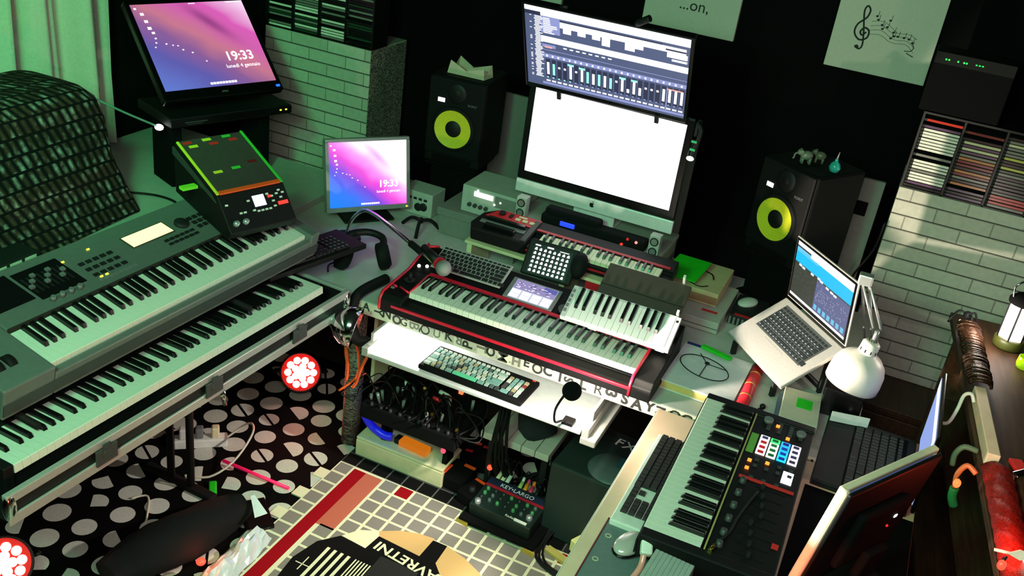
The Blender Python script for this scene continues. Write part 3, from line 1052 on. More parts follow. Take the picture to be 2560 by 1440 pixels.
MB(SL).box(0.088, 0.938, 0.0005, 0.016, 0.0004, 0.004, bev=0.001).build('red_edge', CRED, t)
MB().box(0.05, 0.94, -0.0012, 0.006, 0.030, 0.040, bev=0.001).build('red_edge', CRED, t)
def side_edge(x):
    MB().tube([(x, 0.0, 0.012), (x, 0.0, 0.052), (x, 0.02, 0.074), (x, 0.10, 0.0795), (x, 0.2, 0.0885), (x, 0.342, 0.1375)], 0.0055, 6, smooth_path=False).build('red_edge', CRED, t)
side_edge(0.004)
side_edge(0.939)
b = MB()
b.tube([(0.088, 0.055, 0.077), (0.088, 0.2, 0.0905)], 0.004, 6, smooth_path=False)
b.tube([(0.04, 0.075, 0.0775), (0.088, 0.055, 0.077)], 0.004, 6, smooth_path=False)
b.tube([(0.004, 0.08, 0.078), (0.03, 0.07, 0.0775)], 0.004, 6, smooth_path=False)
b.tube([(0.005, 0.32, 0.135), (0.05, 0.345, 0.139)], 0.006, 6, smooth_path=False)
b.build_each('red_line', CRED, t)
MB().cyl((0.045, 0.135, 0.08), (0.045, 0.135, 0.084), 0.02).build('joystick_base', K2, t)
MB().cyl((0.045, 0.135, 0.084), (0.05, 0.13, 0.112), 0.005, 0.007).build('joystick', K2, t)
b = MB(SL)
b.ball((0.03, 0.03, 0.003), 0.0065, n=10, k=6)
b.ball((0.058, 0.04, 0.003), 0.0065, n=10, k=6)
b.build_each('white_light', LEDW, t)
MB().box(0.014, 0.026, 0.055, 0.063, 0.0725, 0.0785).build('badge', GY, t)
MB(SL).box(0.375, 0.565, 0.018, 0.125, 0.0004, 0.006, bev=0.002).build('display_frame', GY, t)
kd = MB(SL)
kd.rect(0.392, 0.552, 0.022, 0.118, 0.0066, 0)
kd.rect(0.393, 0.551, 0.070, 0.117, 0.0070, 1)
for k in range(4):
    kd.rect(0.395 + k * .04, 0.429 + k * .04, 0.026, 0.046, 0.0070, 2)
    kd.rect(0.395 + k * .04, 0.429 + k * .04, 0.048, 0.066, 0.0070, 3)
rnd = random.Random(8)
for k in range(40):
    xx = rnd.uniform(.396, .53)
    yy = rnd.choice([.076, .082, .088, .094, .1, .106])
    kd.rect(xx, xx + rnd.uniform(.004, .012), yy, yy + .003, 0.0073, 2 if rnd.random() > .3 else 4)
kd.rect(0.50, 0.55, 0.094, 0.116, 0.0072, 5)
kd.build('display', [glow('kd0', (200, 205, 230), 1.0), glow('kd1', (150, 140, 190), 1.0), glow('kd2', (235, 235, 245), 1.3), glow('kd3', (245, 245, 250), 1.4), glow('kd4', (60, 60, 90), 1.0), glow('kd5', (90, 90, 170), 1.0)], t)
b = MB(SL)
for i in range(5):
    b.box(0.60 + i * .05, 0.63 + i * .05, 0.09, 0.10, 0.0004, 0.004)
b.cyl((0.60, 0.045, 0.0), (0.60, 0.045, 0.012), 0.018)
b.build_each('control', DG, t)

# pencil-like yellow-tipped pen on its left end
b = MB(Tm((-1.5, 2.665, 0.7515)) @ SL)
b.tube([(0.02, 0.085, 0.0075), (0.078, 0.058, 0.0075)], 0.004, 8, 0, False)
b.tube([(0.078, 0.058, 0.0075), (0.092, 0.051, 0.0075)], 0.006, 8, 1, False)
tag(b.build('pen', [mat('pale_pen', (190, 196, 150), 0.4), YELTAPE]), 'pale pen with a yellow cap on the left end of the red-edged synthesizer', 'pen')

# --- white 25-key controller propped across its right half
KT = (R(29.8), 0, R(0.7))
t = thing('mini_keyboard', 'thin white twenty-five-key controller tilted above the right of the red-edged synthesizer', 'keyboard', (-0.882, 2.821, 0.874), KT)
XW = mat('white_controller_shell', (200, 206, 204), 0.35, 0.2)
b = MB().box(0, 0.388, -0.004, 0.138, -0.012, -0.002, bev=0.003)
b.box(0.0, 0.0175, -0.002, 0.136, -0.0015, 0.006, bev=0.002)
b.box(0.3715, 0.388, -0.002, 0.136, -0.0015, 0.006, bev=0.002)
b.box(0.018, 0.371, 0.129, 0.136, -0.0015, 0.006)
b.build('shell', XW, t)
piano(t, 25, 0, 0.0235, 0.128, 0.085, 0.0178, 0.0, 0.006, wm=mat('white_controller_key', (214, 218, 214), 0.35), drop=0.007)
for k in range(5):
    MB().box(0.004, 0.0135, 0.02 + k * .021, 0.034 + k * .021, 0.0062, 0.0076, bev=0.0006).build('button', GY, t)
MB().box(0.374, 0.383, 0.112, 0.12, 0.0062, 0.0066).build('mark', K, t)
for x in (0.1, 0.34):
    MB().box(x, x + .03, 0.004, 0.012, -0.028, -0.0125).build('foot', XW, t)

t = thing('stand_plate', 'dark brown tilted stand plate under the thin white controller', 'stand', (-0.882, 2.821, 0.874), KT)
BRN = mat('dark_brown_plate', (66, 60, 50), 0.55)
b = MB().box(0.075, 0.375, 0.115, 0.285, -0.032, -0.0135, bev=0.003)
b.build('plate', BRN, t)
MB().box(0.075, 0.375, 0.19, 0.192, -0.0133, -0.0128).build('seam', K, t)
for x, y in ((0.366, 0.142), (0.34, 0.288)):
    MB().box(x, x + .008, y, y + .012, -0.03, 0.02).build('prong', WH, t)
for x in (0.1, 0.34):
    MB().xprism([(0.20, -0.033), (0.27, -0.033), (0.235, -0.085)], x, x + .012).build('support', BRN, t)

# --- compact red synth with mini keys behind it
t = thing('mini_synthesizer', 'small red and black synth with mini keys in front of the bright desktop computer', 'synthesizer', (-1.124, 3.135, 0.955), (R(8), 0, R(1)))
b = MB()
b.xprism([(-0.012, -0.045), (-0.012, -0.012), (0.08, -0.012), (0.08, 0.006), (0.15, 0.010), (0.155, -0.045)], -0.03, 0.515, 0, 0.002)
b.prism([(-0.275, 0.02), (-0.262, 0.11), (-0.215, 0.158), (-0.031, 0.158), (-0.031, -0.02), (-0.255, -0.02)], -0.045, 0.006, 0, 0.004)
b.build('body', K, t)
piano(t, 37, 0, 0.0214, 0.078, 0.05, 0.004, 0.0, 0.004, wm=mat('cream_mini_key', (232, 226, 190), 0.4), drop=0.014)
MB().box(-0.028, 0.50, 0.083, 0.096, 0.0065, 0.0105, bev=0.001).build('red_strip', RED, t)
MB().prism([(-0.245, 0.088), (-0.208, 0.154), (-0.034, 0.154), (-0.034, 0.09)], 0.0065, 0.0095).build('red_panel', RED, t)
MB().box(-0.03, 0.46, -0.0145, -0.0125, -0.03, -0.022).build('red_strip', RED, t)
b = MB().cyl((-0.19, 0.128, 0.01), (-0.19, 0.128, 0.018), 0.013)
b.box(-0.16, -0.145, 0.115, 0.14, 0.01, 0.013)
b.build_each('control', K2, t)
b = MB()
for k in range(3):
    b.box(-0.13 + k * .03, -0.11 + k * .03, 0.108, 0.122, 0.01, 0.014)
b.box(-0.125, -0.09, 0.134, 0.144, 0.01, 0.0115)
b.build_each('pale_button', CREAM, t)
b = MB()
b.box(-0.225, -0.07, 0.060, 0.080, 0.0065, 0.02, bev=0.003)
b.box(-0.215, -0.09, 0.005, 0.03, 0.0065, 0.02, bev=0.003)
b.build_each('handle_bar', KG, t)
MB().box(-0.245, -0.06, 0.035, 0.058, 0.0065, 0.009).build('grey_panel', GY, t)
MB().box(-0.055, -0.033, -0.015, 0.14, 0.0065, 0.014, bev=0.002).build('neck_block', DG, t)

t = thing('synth_riser', 'low cream shelf with red box front lifting the small red synth', 'shelf', (-1.0, 3.2, 0.75))
MB().box(-1.40, -0.62, 3.115, 3.30, 0.885, 0.897, bev=0.002).build('board', CREAM, t, True)
for x in (-1.39, -1.0, -0.65):
    MB().box(x, x + .02, 3.12, 3.295, 0.751, 0.885).build('leg', CREAM, t, True)
MB().box(-0.90, -0.70, 3.118, 3.123, 0.80, 0.884).build('front_panel', RED, t, True)

# --- 49-key pad controller on the right desk
t = thing('pad_keyboard', 'black forty-nine-key controller with sixteen lit colour pads on the beige desk', 'keyboard', (-0.318, 2.662, 0.75), (0, 0, R(-89.1)))
b = MB()
b.box(0.0, 0.033, 0.004, 0.335, 0.052, 0.122, bev=0.004)
b.box(0.716, 0.75, 0.004, 0.335, 0.052, 0.122, bev=0.004)
b.box(0.0335, 0.7155, 0.159, 0.335, 0.052, 0.118, bev=0.003)
b.box(0.0335, 0.7155, 0.008, 0.1585, 0.052, 0.1)
b.build('body', K, t)
for x in (0.05, 0.65):
    MB().box(x, x + .05, 0.17, 0.32, 0.0015, 0.052).build('foot', RUB, t)
piano(t, 49, 0, 0.0235, 0.147, 0.096, 0.034, 0.004, 0.122, drop=0.02)
MB().box(0.0335, 0.7155, 0.1588, 0.163, 0.119, 0.1235).build('cream_strip', mat('olive_strip', (170, 160, 96), 0.6), t)
PADC = [[(255, 255, 255), (60, 60, 95)], [(255, 230, 225), (190, 30, 34)], [(255, 230, 225), (200, 26, 30)], [(255, 235, 225), (190, 24, 28)],
        [(70, 240, 120), (10, 110, 40)], [(230, 255, 235), (30, 120, 50)], [(230, 255, 235), (16, 110, 40)], [(235, 255, 235), (20, 100, 40)],
        [(40, 170, 255), (10, 30, 150)], [(30, 170, 255), (10, 60, 170)], [(30, 190, 255), (0, 60, 180)], [(30, 200, 255), (10, 50, 160)],
        [(240, 240, 255), (50, 45, 80)], [(240, 240, 255), (55, 50, 90)], [(240, 240, 255), (55, 50, 90)], [(245, 245, 255), (50, 50, 70)]]
k = 0
for cc in range(4):
    for rr in range(4):
        e, f = PADC[k]
        x = 0.135 + rr * .0262
        y = 0.194 + cc * .0302
        p = MB().box(x, x + .0235, y, y + .0265, 0.1185, 0.1225, bev=0.0012).build('pad', glow('pad_edge_%d' % k, e, 1.5), t)
        MB().box(x + .005, x + .0185, y + .005, y + .0215, 0.1226, 0.1232).build('pad_centre', glow('pad_mid_%d' % k, f, 0.8), p)
        k += 1
MB().box(0.135, 0.24, 0.167, 0.188, 0.1185, 0.1195).build('green_label', mat('soft_green', (110, 170, 70), 0.6), t)
MB().rect(0.275, 0.335, 0.283, 0.312, 0.1195).build('display', glow('ctl_display', (235, 240, 255), 2.6), t)
b = MB()
for x, y in ((0.275, .182), (.315, .182), (.262, .23), (.105, .262), (.055, .225)):
    b.box(x, x + .011, y, y + .011, 0.1185, 0.1225)
b.build_each('lit_button', LEDO, t)
b = MB()
for i in range(6):
    for j in range(4):
        b.box(0.04 + i * .015 if i < 4 else .26 + (i - 4) * .03, 0.051 + i * .015 if i < 4 else .272 + (i - 4) * .03, 0.20 + j * .032, 0.212 + j * .032, 0.1185, 0.121)
for i in range(3):
    b.box(0.35, 0.36, 0.20 + i * .035, 0.212 + i * .035, 0.1185, 0.121)
b.build_each('button', DG, t)
for x in (0.39, 0.45, 0.51, 0.57, 0.63, 0.68):
    MB().lathe([(0, .014), (.008, .014), (.010, 0)], 14, T=Tm((x, 0.19, 0.1185))).build('knob', DG, t)
for i in range(8):
    s = MB().box(0.385 + i * .042, 0.390 + i * .042, 0.225, 0.305, 0.1183, 0.1187).build('slider_slot', RUB, t)
    MB().box(0.379 + i * .042, 0.396 + i * .042, 0.24 + .006 * (i % 4), 0.25 + .006 * (i % 4), 0.1188, 0.128, bev=.001).build('slider_cap', K2, s)
MB().box(0.360, 0.372, 0.175, 0.325, 0.1185, 0.1205).build('red_tape', REDTAPE, t)
MB().box(0.60, 0.62, 0.308, 0.325, 0.1185, 0.1205).build('red_tape', REDTAPE, t)
for p in ((0.07, .30), (.05, .20)):
    MB().cyl((p[0], p[1], .1185), (p[0], p[1], .13), 0.014).build('wheel', GY, t)
MB().box(0.0, 0.75, -0.0005, 0.0035, 0.06, 0.1).build('front_strip', K2, t)

# chain-like black cable with a gold plug lying on that controller
b = MB()
b.tube([(-0.075, 2.245, 0.8745), (-0.088, 2.18, 0.8745), (-0.10, 2.10, 0.8745), (-0.105, 2.04, 0.8745), (-0.125, 1.975, 0.8745)], 0.0042, 6, 0)
b.tube([(-0.126, 1.972, 0.8745), (-0.132, 1.945, 0.8745)], 0.0055, 8, 1, False)
tag(b.build('audio_cable', [K2, mat('gold', (210, 180, 90), 0.25, 1.0)]), 'twisted black cable with a gold plug lying across the pad controller', 'cable')

# ---------------------------------------------------------------- computer keyboards
KEYME = {}
def keycap(w, d, h, m, taper=0.0015):
    k = (round(w, 4), round(d, 4), round(h, 4), m.name)
    if k not in KEYME:
        b = MB()
        v = [(0, 0, 0), (w, 0, 0), (w, d, 0), (0, d, 0), (taper, taper, h), (w - taper, taper, h), (w - taper, d - taper, h), (taper, d - taper, h)]
        vs = [b._v(p) for p in v]
        for q in ((4, 5, 6, 7), (0, 1, 5, 4), (1, 2, 6, 5), (2, 3, 7, 6), (3, 0, 4, 7)):
            b._f([vs[i] for i in q])
        me = bpy.data.meshes.new('key')
        b.bm.to_mesh(me)
        b.bm.free()
        me.materials.append(m)
        KEYME[k] = me
    return KEYME[k]

MAIN = [[1.5, 1, 1, 1, 1.5, 5, 1.5, 1, 1, 1.5], [2.2] + [1] * 10 + [2.8], [1.8] + [1] * 11 + [2.2], [1.5] + [1] * 12 + [1.5], [1] * 13 + [2], [1] * 15]
def pc_keys(parent, x0, y0, z0, u, v, colf, numpad=True, h=0.006, gap=0.0022, nav=False, T=None):
    x = 0
    for r, row in enumerate(MAIN):
        x = 0
        for i, w in enumerate(row):
            k = rp(keycap(w * u - gap, v * (0.62 if r == 5 else 1) - gap, h, colf(r, i, w)), 'key', parent, (x0 + x * u, y0 + r * v + (0.003 if r == 5 else 0), z0))
            x += w
    xe = x0 + 15 * u + u * .3
    if nav:
        for r, n in ((0, 3), (1, 1), (3, 3), (4, 3)):
            for i in range(n):
                ii = i + 1 if n == 1 else i
                rp(keycap(u - gap, v - gap, h, colf(r, 20 + i, 1)), 'key', parent, (xe + ii * u, y0 + r * v, z0))
        xe += 3.3 * u
    if numpad:
        for r in range(5):
            for i in range(4):
                if r == 0 and i == 1:
                    continue
                w = 2 if (r == 0 and i == 0) else 1
                rp(keycap(w * u - gap, v - gap, h, colf(r, 30 + i, 1)), 'key', parent, (xe + i * u, y0 + r * v, z0))

KEYB = mat('black_keycap', (22, 22, 23), 0.5)
KEYDK = mat('dark_keycap', (34, 34, 36), 0.5)
# colourful sticker keyboard on the tray
t = thing('computer_keyboard', 'black computer keyboard with pale printed keys on the white pull-out tray', 'keyboard', (-1.279, 2.578, 0.6385), (0, 0, R(-1.2)))
MB().box(0, 0.395, 0, 0.158, 0.0, 0.018, bev=0.005).build('body', KM, t)
STK = [mat('key_sticker_%d' % i, c, 0.45) for i, c in enumerate([(150, 170, 165), (110, 150, 145), (170, 172, 150), (70, 90, 90), (190, 196, 190), (60, 60, 62), (160, 150, 120)])]
GRK = mat('key_sticker_green', (90, 190, 150), 0.45)
DRK = mat('key_sticker_red', (120, 50, 50), 0.45)
rnd = random.Random(9)
def stick(r, i, w):
    if r == 0 and w == 5:
        return GRK
    if i == 33 and r == 3:
        return DRK
    return STK[rnd.choice([0, 0, 1, 1, 2, 3, 4, 4, 5, 6])] if r < 5 else STK[4]
pc_keys(t, 0.010, 0.018, 0.0185, 0.0189, 0.0215, stick, gap=0.0042)
MB().box(0.37, 0.382, 0.146, 0.151, 0.0182, 0.0195).build('power_light', LEDR, t)

# white-framed dark-key keyboard under the pad controller
t = thing('computer_keyboard', 'white computer keyboard with dark keys half under the pad controller', 'keyboard', (-0.408, 2.505, 0.752), (0, 0, R(-90)))
b = MB().box(0, 0.46, 0, 0.150, 0.0, 0.020, bev=0.004)
b.build('body', WH, t)
MB().box(0.006, 0.285, 0.012, 0.14, 0.0203, 0.0215).build('key_well', DG, t)
KW = mat('brown_black_keycap', (44, 40, 40), 0.4)
pc_keys(t, 0.010, 0.014, 0.0217, 0.0182, 0.021, lambda r, i, w: KW, nav=True, h=0.008)

# black keyboard at left between the synths
t = thing('computer_keyboard', 'black computer keyboard with white legends beyond the left synthesizers', 'keyboard', (-1.795, 2.44, 0.858), (0, 0, R(76)))
b = MB().box(0, 0.45, 0, 0.165, 0.0, 0.02, bev=0.004)
b.build('body', K, t)
pc_keys(t, 0.010, 0.020, 0.0205, 0.0195, 0.0215, lambda r, i, w: KEYB, nav=False, h=0.006)
b = MB()
rnd = random.Random(1)
for r in range(5):
    for i in range(4):
        x = 0.010 + 15.3 * .0195 + i * .0195
        b.box(x + .004, x + .012, 0.020 + r * .0215 + .006, 0.020 + r * .0215 + .012, 0.0268, 0.0271)
    for i in range(15):
        x = 0.010 + i * .0195
        if rnd.random() > .3:
            b.box(x + .005, x + .009, 0.020 + r * .0215 + .007, 0.020 + r * .0215 + .011, 0.0268, 0.0271)
b.build_each('legend', mat('key_legend_grey', (120, 126, 124), 0.6), t)

# slim aluminium keyboard lying on the red-edged synth
t = thing('computer_keyboard', 'slim silver wireless keyboard with black keys lying on the red-edged synthesizer', 'keyboard', (-1.428, 2.901, 0.8555), (R(19.0), 0, R(0.9)))
MB().box(0, 0.280, 0, 0.122, 0.0, 0.006, bev=0.002).build('body', ALU, t)
pc_keys(t, 0.005, 0.006, 0.0062, 0.0180, 0.0192, lambda r, i, w: KEYB, numpad=False, h=0.0022, gap=0.003)

# ---------------------------------------------------------------- screens
WP1 = wallpaper_mat('wallpaper_dim', [(0.0, (96, 120, 205)), (0.25, (92, 88, 170)), (0.42, (136, 90, 150)), (0.52, (196, 116, 140)), (0.66, (206, 96, 170)), (0.8, (214, 90, 180)), (1.0, (250, 225, 250))], (120, 40, 110), 1.05)
WP2 = wallpaper_mat('wallpaper_bright', [(0.0, (20, 120, 240)), (0.2, (50, 110, 225)), (0.36, (110, 70, 205)), (0.46, (215, 70, 200)), (0.56, (250, 150, 235)), (0.66, (255, 235, 255)), (1.0, (255, 250, 255))], (190, 120, 215), 1.35)
SW = glow('screen_white', (255, 255, 255), 1.6)
def desktop_icons(t, w, h, z, clock):
    b = MB()
    for i, (x, y, s) in enumerate([(.03, .95, .02), (.07, .885, .03), (.08, .80, .03), (.085, .72, .032), (.10, .665, .025), (.10, .60, .016), (.09, .55, .014), (.07, .50, .012), (.17, .53, .014), (.22, .51, .012), (.26, .50, .012), (.29, .45, .014), (.36, .41, .014), (.45, .30, .012)]):
        b.rect((x - s / 2) * w, (x + s / 2) * w, (y - s / 2) * h, (y + s / 2) * h, z)
    for k in range(9):
        b.rect((.40 + k * .027) * w, (.422 + k * .027) * w, .025 * h, .05 * h, z)
    b.rect(.5 * w, .56 * w, .982 * h, .99 * h, z)
    b.rect(.84 * w, .985 * w, .982 * h, .99 * h, z)
    b.build('desktop_icons', SW, t)
    b = MB()
    b.text('19:33', .15 * h, Tm((.76 * w, .33 * h, z)), 0, 0.0001, bold=.001)
    b.text(clock, .06 * h, Tm((.76 * w, .215 * h, z)), 0, 0.0001)
    b.build('clock_text', SW, t)

# upper-left monitor
W, H = 0.508, 0.406
t = thing('monitor', 'black monitor tilted far back at upper left showing a purple desktop with clock 19:33', 'monitor', (-2.739, 3.01, 1.183), (R(42.8), 0, R(68.2)))
MB().box(-0.02, W + 0.022, -0.045, H + 0.02, -0.04, -0.002, bev=0.006).build('housing', KG, t)
MB().quad(((0, 0, 0), (W, 0, 0), (W, H, 0), (0, H, 0))).build('screen', WP1, t)
desktop_icons(t, W, H, 0.0008, 'lunedì 4 gennaio')
MB().box(W - 0.01, W + 0.008, -0.030, -0.020, -0.002, 0.0).build('power_light', LEDB, t)
b = MB()
b.text('ooo', 0.018, Tm((W * .5, -0.023, -0.0015)), 0, 0.0003)
b.build('badge_lettering', GY, t)
MB().box(0.17, 0.33, 0.10, 0.24, -0.075, -0.041, bev=.01).build('back_bulge', KM, t)
Mm = Matrix.Translation((-2.739, 3.01, 1.09)) @ Matrix.Rotation(R(68.2), 4, 'Z')
MB(Mm).box(0.18, 0.32, 0.10, 0.16, 0.0, 0.11, bev=.01).build('foot', KM, t, True)
t = thing('audio_unit', 'flat black unit with two yellow lights below the upper-left monitor', 'audio unit', (-2.739, 3.01, 0.75), (0, 0, R(68.2)))
MB().box(-0.01, W + 0.045, -0.055, 0.24, 0.295, 0.335, bev=0.004).build('body', K, t)
MB().box(-0.01, W + 0.045, -0.0575, -0.0555, 0.30, 0.33).build('front_panel', KG, t)
for x in (W - 0.015, W + 0.012):
    MB().box(x, x + .009, -0.0595, -0.0577, 0.314, 0.320).build('light', LEDY, t)
b = MB()
b.box(0.05, 0.15, -0.0587, -0.0577, 0.312, 0.316)
b.box(0.06, 0.13, -0.0587, -0.0577, 0.305, 0.307)
b.build_each('slot', DG, t)
for x in (0.03, W - 0.06):
    MB().box(x, x + .05, 0.03, 0.20, 0.002, 0.294, bev=.003).build('leg', KM, t)

# small silver monitor
W, H = 0.338, 0.270
t = thing('monitor', 'small square silver-framed monitor on the desk showing a bright pink-blue desktop', 'monitor', (-2.046, 3.175, 0.819), (R(77), 0, R(51.7)))
b = MB()
fr = 0.014
b.box(-fr, W + fr, -fr - .006, -0.0005, -0.03, 0.004, bev=.003)
b.box(-fr, W + fr, H + .0005, H + fr, -0.03, 0.004, bev=.003)
b.box(-fr, -0.0005, 0, H, -0.03, 0.004)
b.box(W + .0005, W + fr, 0, H, -0.03, 0.004)
b.box(-fr + .003, W + fr - .003, -.01, H + .01, -0.05, -0.031, bev=.008)
b.build('housing', mat('silver_grey_plastic', (150, 150, 152), 0.4, 0.2), t)
MB().quad(((0, 0, 0), (W, 0, 0), (W, H, 0), (0, H, 0))).build('screen', WP2, t)
desktop_icons(t, W, H, 0.0008, 'lunedì 4 gennaio')
MB().box(W - 0.005, W + .003, -0.014, -0.009, 0.0042, 0.0056).build('power_light', LEDY, t)
yw = R(51.7)
Mw = Matrix.Translation((-2.046, 3.175, 0.7515)) @ Matrix.Rotation(yw, 4, 'Z')
MB(Mw).box(0.06, 0.28, -0.02, 0.18, 0.0, 0.012, bev=0.005).build('base', K, t, True)
MB(Mw).box(0.14, 0.20, 0.075, 0.095, 0.0125, 0.19, bev=0.003).build('neck', K, t, True)

# large desktop computer with a white screen
t = thing('desktop_computer', 'large all-in-one desktop computer with a blank white screen and silver chin', 'computer', (-1.015, 3.50, 0.956))
AL2 = mat('satin_aluminium', (226, 230, 228), 0.35, 0.15)
MB().box(-1.342, -0.690, 3.416, 3.430, 1.082, 1.478, bev=0.004).build('glass_bezel', KG, t, True)
MB().box(-1.342, -0.690, 3.414, 3.430, 1.028, 1.081, bev=0.003).build('chin', AL2, t, True)
MB().box(-1.335, -0.697, 3.431, 3.445, 1.035, 1.472, bev=0.004).build('back_shell', AL2, t, True)
MB().quad(((-1.314, 3.4153, 1.119), (-0.717, 3.4153, 1.119), (-0.717, 3.4153, 1.454), (-1.314, 3.4153, 1.454))).build('screen', glow('white_screen', (252, 255, 255), 2.2), t, True)
b = MB()
b.box(-1.25, -0.74, 3.4146, 3.4151, 1.4225, 1.4237)
b.box(-1.10, -0.85, 3.4146, 3.4151, 1.448, 1.4488)
b.build_each('window_line', glow('screen_grey_line', (215, 205, 205), 1.0), t, True)
# the fruit-shaped mark on the chin
b = MB(Tm((-1.016, 3.4135, 1.056), 0, R(90)))
ap = []
for i in range(36):
    a = 2 * PI * i / 36
    r = 0.0105 * (1 - 0.10 * abs(math.sin(a)) ** 6 - (0.16 if abs(a - PI / 2) < .35 else 0))
    x, y = r * math.cos(a) * 0.92, r * math.sin(a)
    if (x - .0125) ** 2 + (y - .001) ** 2 < 0.0055 ** 2:
        q = math.atan2(y - .001, x - .0125)
        x, y = .0125 + .0055 * math.cos(q) - .002, .001 + .0055 * math.sin(q)
    ap.append((x, y))
b.prism(ap, 0, 0.0005)
b.prism([(0.0005, 0.011), (0.004, 0.0115), (0.0055, 0.016), (0.002, 0.0155)], 0, 0.0005)
b.build('logo', K, t, True)
b = MB()
b.xprism([(3.46, 0.965), (3.475, 0.965), (3.458, 1.16), (3.446, 1.16)], -1.10, -0.93)
b.box(-1.10, -0.93, 3.42, 3.60, 0.9565, 0.9645, bev=.002)
b.build('stand', AL2, t, True)

# wide monitor hung above it with a mixing programme
W, H = 0.60, 0.34
t = thing('monitor', 'wide black monitor tilted forward above the white screen showing a mixing program', 'monitor', (-1.328, 3.362, 1.484), (R(116.2), 0, R(1.4)))
MB().box(-0.012, W + .012, -0.022, H + 0.010, -0.028, -0.001, bev=.004).build('housing', KG, t)
UIM = [glow('ui_slate', (92, 104, 142), 0.85), glow('ui_white', (250, 252, 255), 1.7), glow('ui_mint', (150, 245, 220), 1.3), glow('ui_dark', (52, 58, 88), 0.8), glow('ui_lilac', (150, 160, 215), 1.0), glow('ui_coral', (250, 170, 160), 1.2)]
b = MB()
b.quad(((0, 0, 0), (W, 0, 0), (W, H, 0), (0, H, 0)), 0)
def ur(u0, u1, v0, v1, m, z=0.0005):
    b.rect(u0 * W, u1 * W, v0 * H, v1 * H, z, m)
ur(0, 1, .945, 1, 1)
ur(.10, 1, .905, .945, 1)
ur(0.0, .10, .90, .945, 3)
ur(.10, .22, .70, .90, 4)
rnd = random.Random(21)
for k in range(46):
    v = .12 + k * .017
    ur(.055 + rnd.uniform(0, .01), .055 + rnd.uniform(.035, .06), v, v + .009, 1, 0.0008)
    if rnd.random() > .6:
        ur(.03, .042, v, v + .008, 1, 0.0008)
for k in range(9):
    ur(.115, .115 + rnd.uniform(.04, .09), .70 + k * .022, .712 + k * .022, 1, 0.0008)
ur(.22, .84, .87, .885, 3, .0008)
ur(.22, .98, .80, .87, 1, .0008)
for (u, w_, d) in ((.24, .05, .06), (.33, .05, .05), (.42, .05, .05), (.48, .05, .10), (.62, .06, .09), (.66, .07, .05)):
    ur(u, u + w_, .80 - d, .80, 1, .0008)
ur(.86, .98, .82, .84, 3, .001)
ur(.87, .99, .74, .80, 1, .0008)
ur(.90, .99, .70, .725, 1, .0008)
ur(.10, 1, .585, .66, 1)
for k in range(8):
    ur(.24 + k * .04, .262 + k * .04, .545, .56, 1, .0008)
ur(.105, .19, .52, .56, 4, .0008)
ur(.12, .17, .515, .535, 5, .001)
ur(.10, 1, .485, .492, 4, .0008)
ur(.10, 1, .39, .44, 4, .0007)
for k in range(24):
    u = .125 + k * .0365
    ur(u + .003, u + .013, .40, .425, 1, .001)
    ur(u, u + .028, .13, .37, 3, .0008)
    hh = [.16, .15, 0, 0, .17, 0, .16, .15, .14, .15, .15, .14, 0, .16, .05, .16, .10, 0, 0, 0, .16, .17, .17, .17][k]
    if hh:
        ur(u + .006, u + .022, .17, .17 + hh, 1 if k > 12 else (2 if k % 2 else 1), .0012)
        if k in (4, 6, 13, 15):
            ur(u - .006, u + .034, .17 + hh, .195 + hh, 2, .0012)
    else:
        ur(u + .006, u + .020, .27, .295, 1, .0012)
    ur(u, u + .026, .075, .095, 1, .001)
    ur(u + .004, u + .016, .125, .14, 2 if k < 5 else 4, .0012)
ur(.885, .892, .04, .36, 4, .0013)
ur(.89, .985, .335, .35, 5, .0013)
ur(.10, 1, .03, .06, 4)
b.build('screen', UIM, t)
for x in (0.115, 0.495):
    MB().box(x, x + .016, -0.048, -0.010, -0.004, 0.006, bev=.002).build('bracket', K, t)
b = MB().tube([(0.41, H + .011, -0.01), (0.425, H + .028, 0.0), (0.455, H + .05, 0.0)], 0.012, 8)
b.build('camera_clip', K, t)
MB().tube([(0.13, H + .011, -0.012), (0.16, H + .016, -0.012)], 0.007, 8).build('hook', K, t)
MB().tube([(-1.03, 3.42, 1.62), (-1.03, 3.66, 1.56), (-1.03, 3.70, 1.3), (-1.03, 3.70, 0.765)], 0.018, 12, smooth_path=False).build('support_pole', KM, t, True)
MB().box(-1.12, -0.94, 3.64, 3.80, 0.7515, 0.764, bev=.003).build('support_base', KM, t, True)

# bent clip light at the right top corner of the white screen
t = thing('clip_light', 'small black clip light glowing green-white at the right edge of the white screen', 'lamp', (-0.675, 3.42, 1.40))
MB().box(-0.686, -0.672, 3.405, 3.455, 1.42, 1.475, bev=.004).build('clip', K, t, True)
MB().tube([(-0.676, 3.408, 1.47), (-0.66, 3.40, 1.45), (-0.664, 3.395, 1.40), (-0.672, 3.395, 1.355)], 0.008, 8).build('arm', K, t, True)
for z in (1.375, 1.405):
    MB().box(-0.684, -0.664, 3.384, 3.390, z, z + .008).build('ring', mat('green_glint', (60, 190, 130), 0.3), t, True)
MB().ball((-0.677, 3.393, 1.343), 0.011, sc=(1.3, .8, .8)).build('bulb', glow('mint_led', (210, 255, 230), 2.5), t, True)

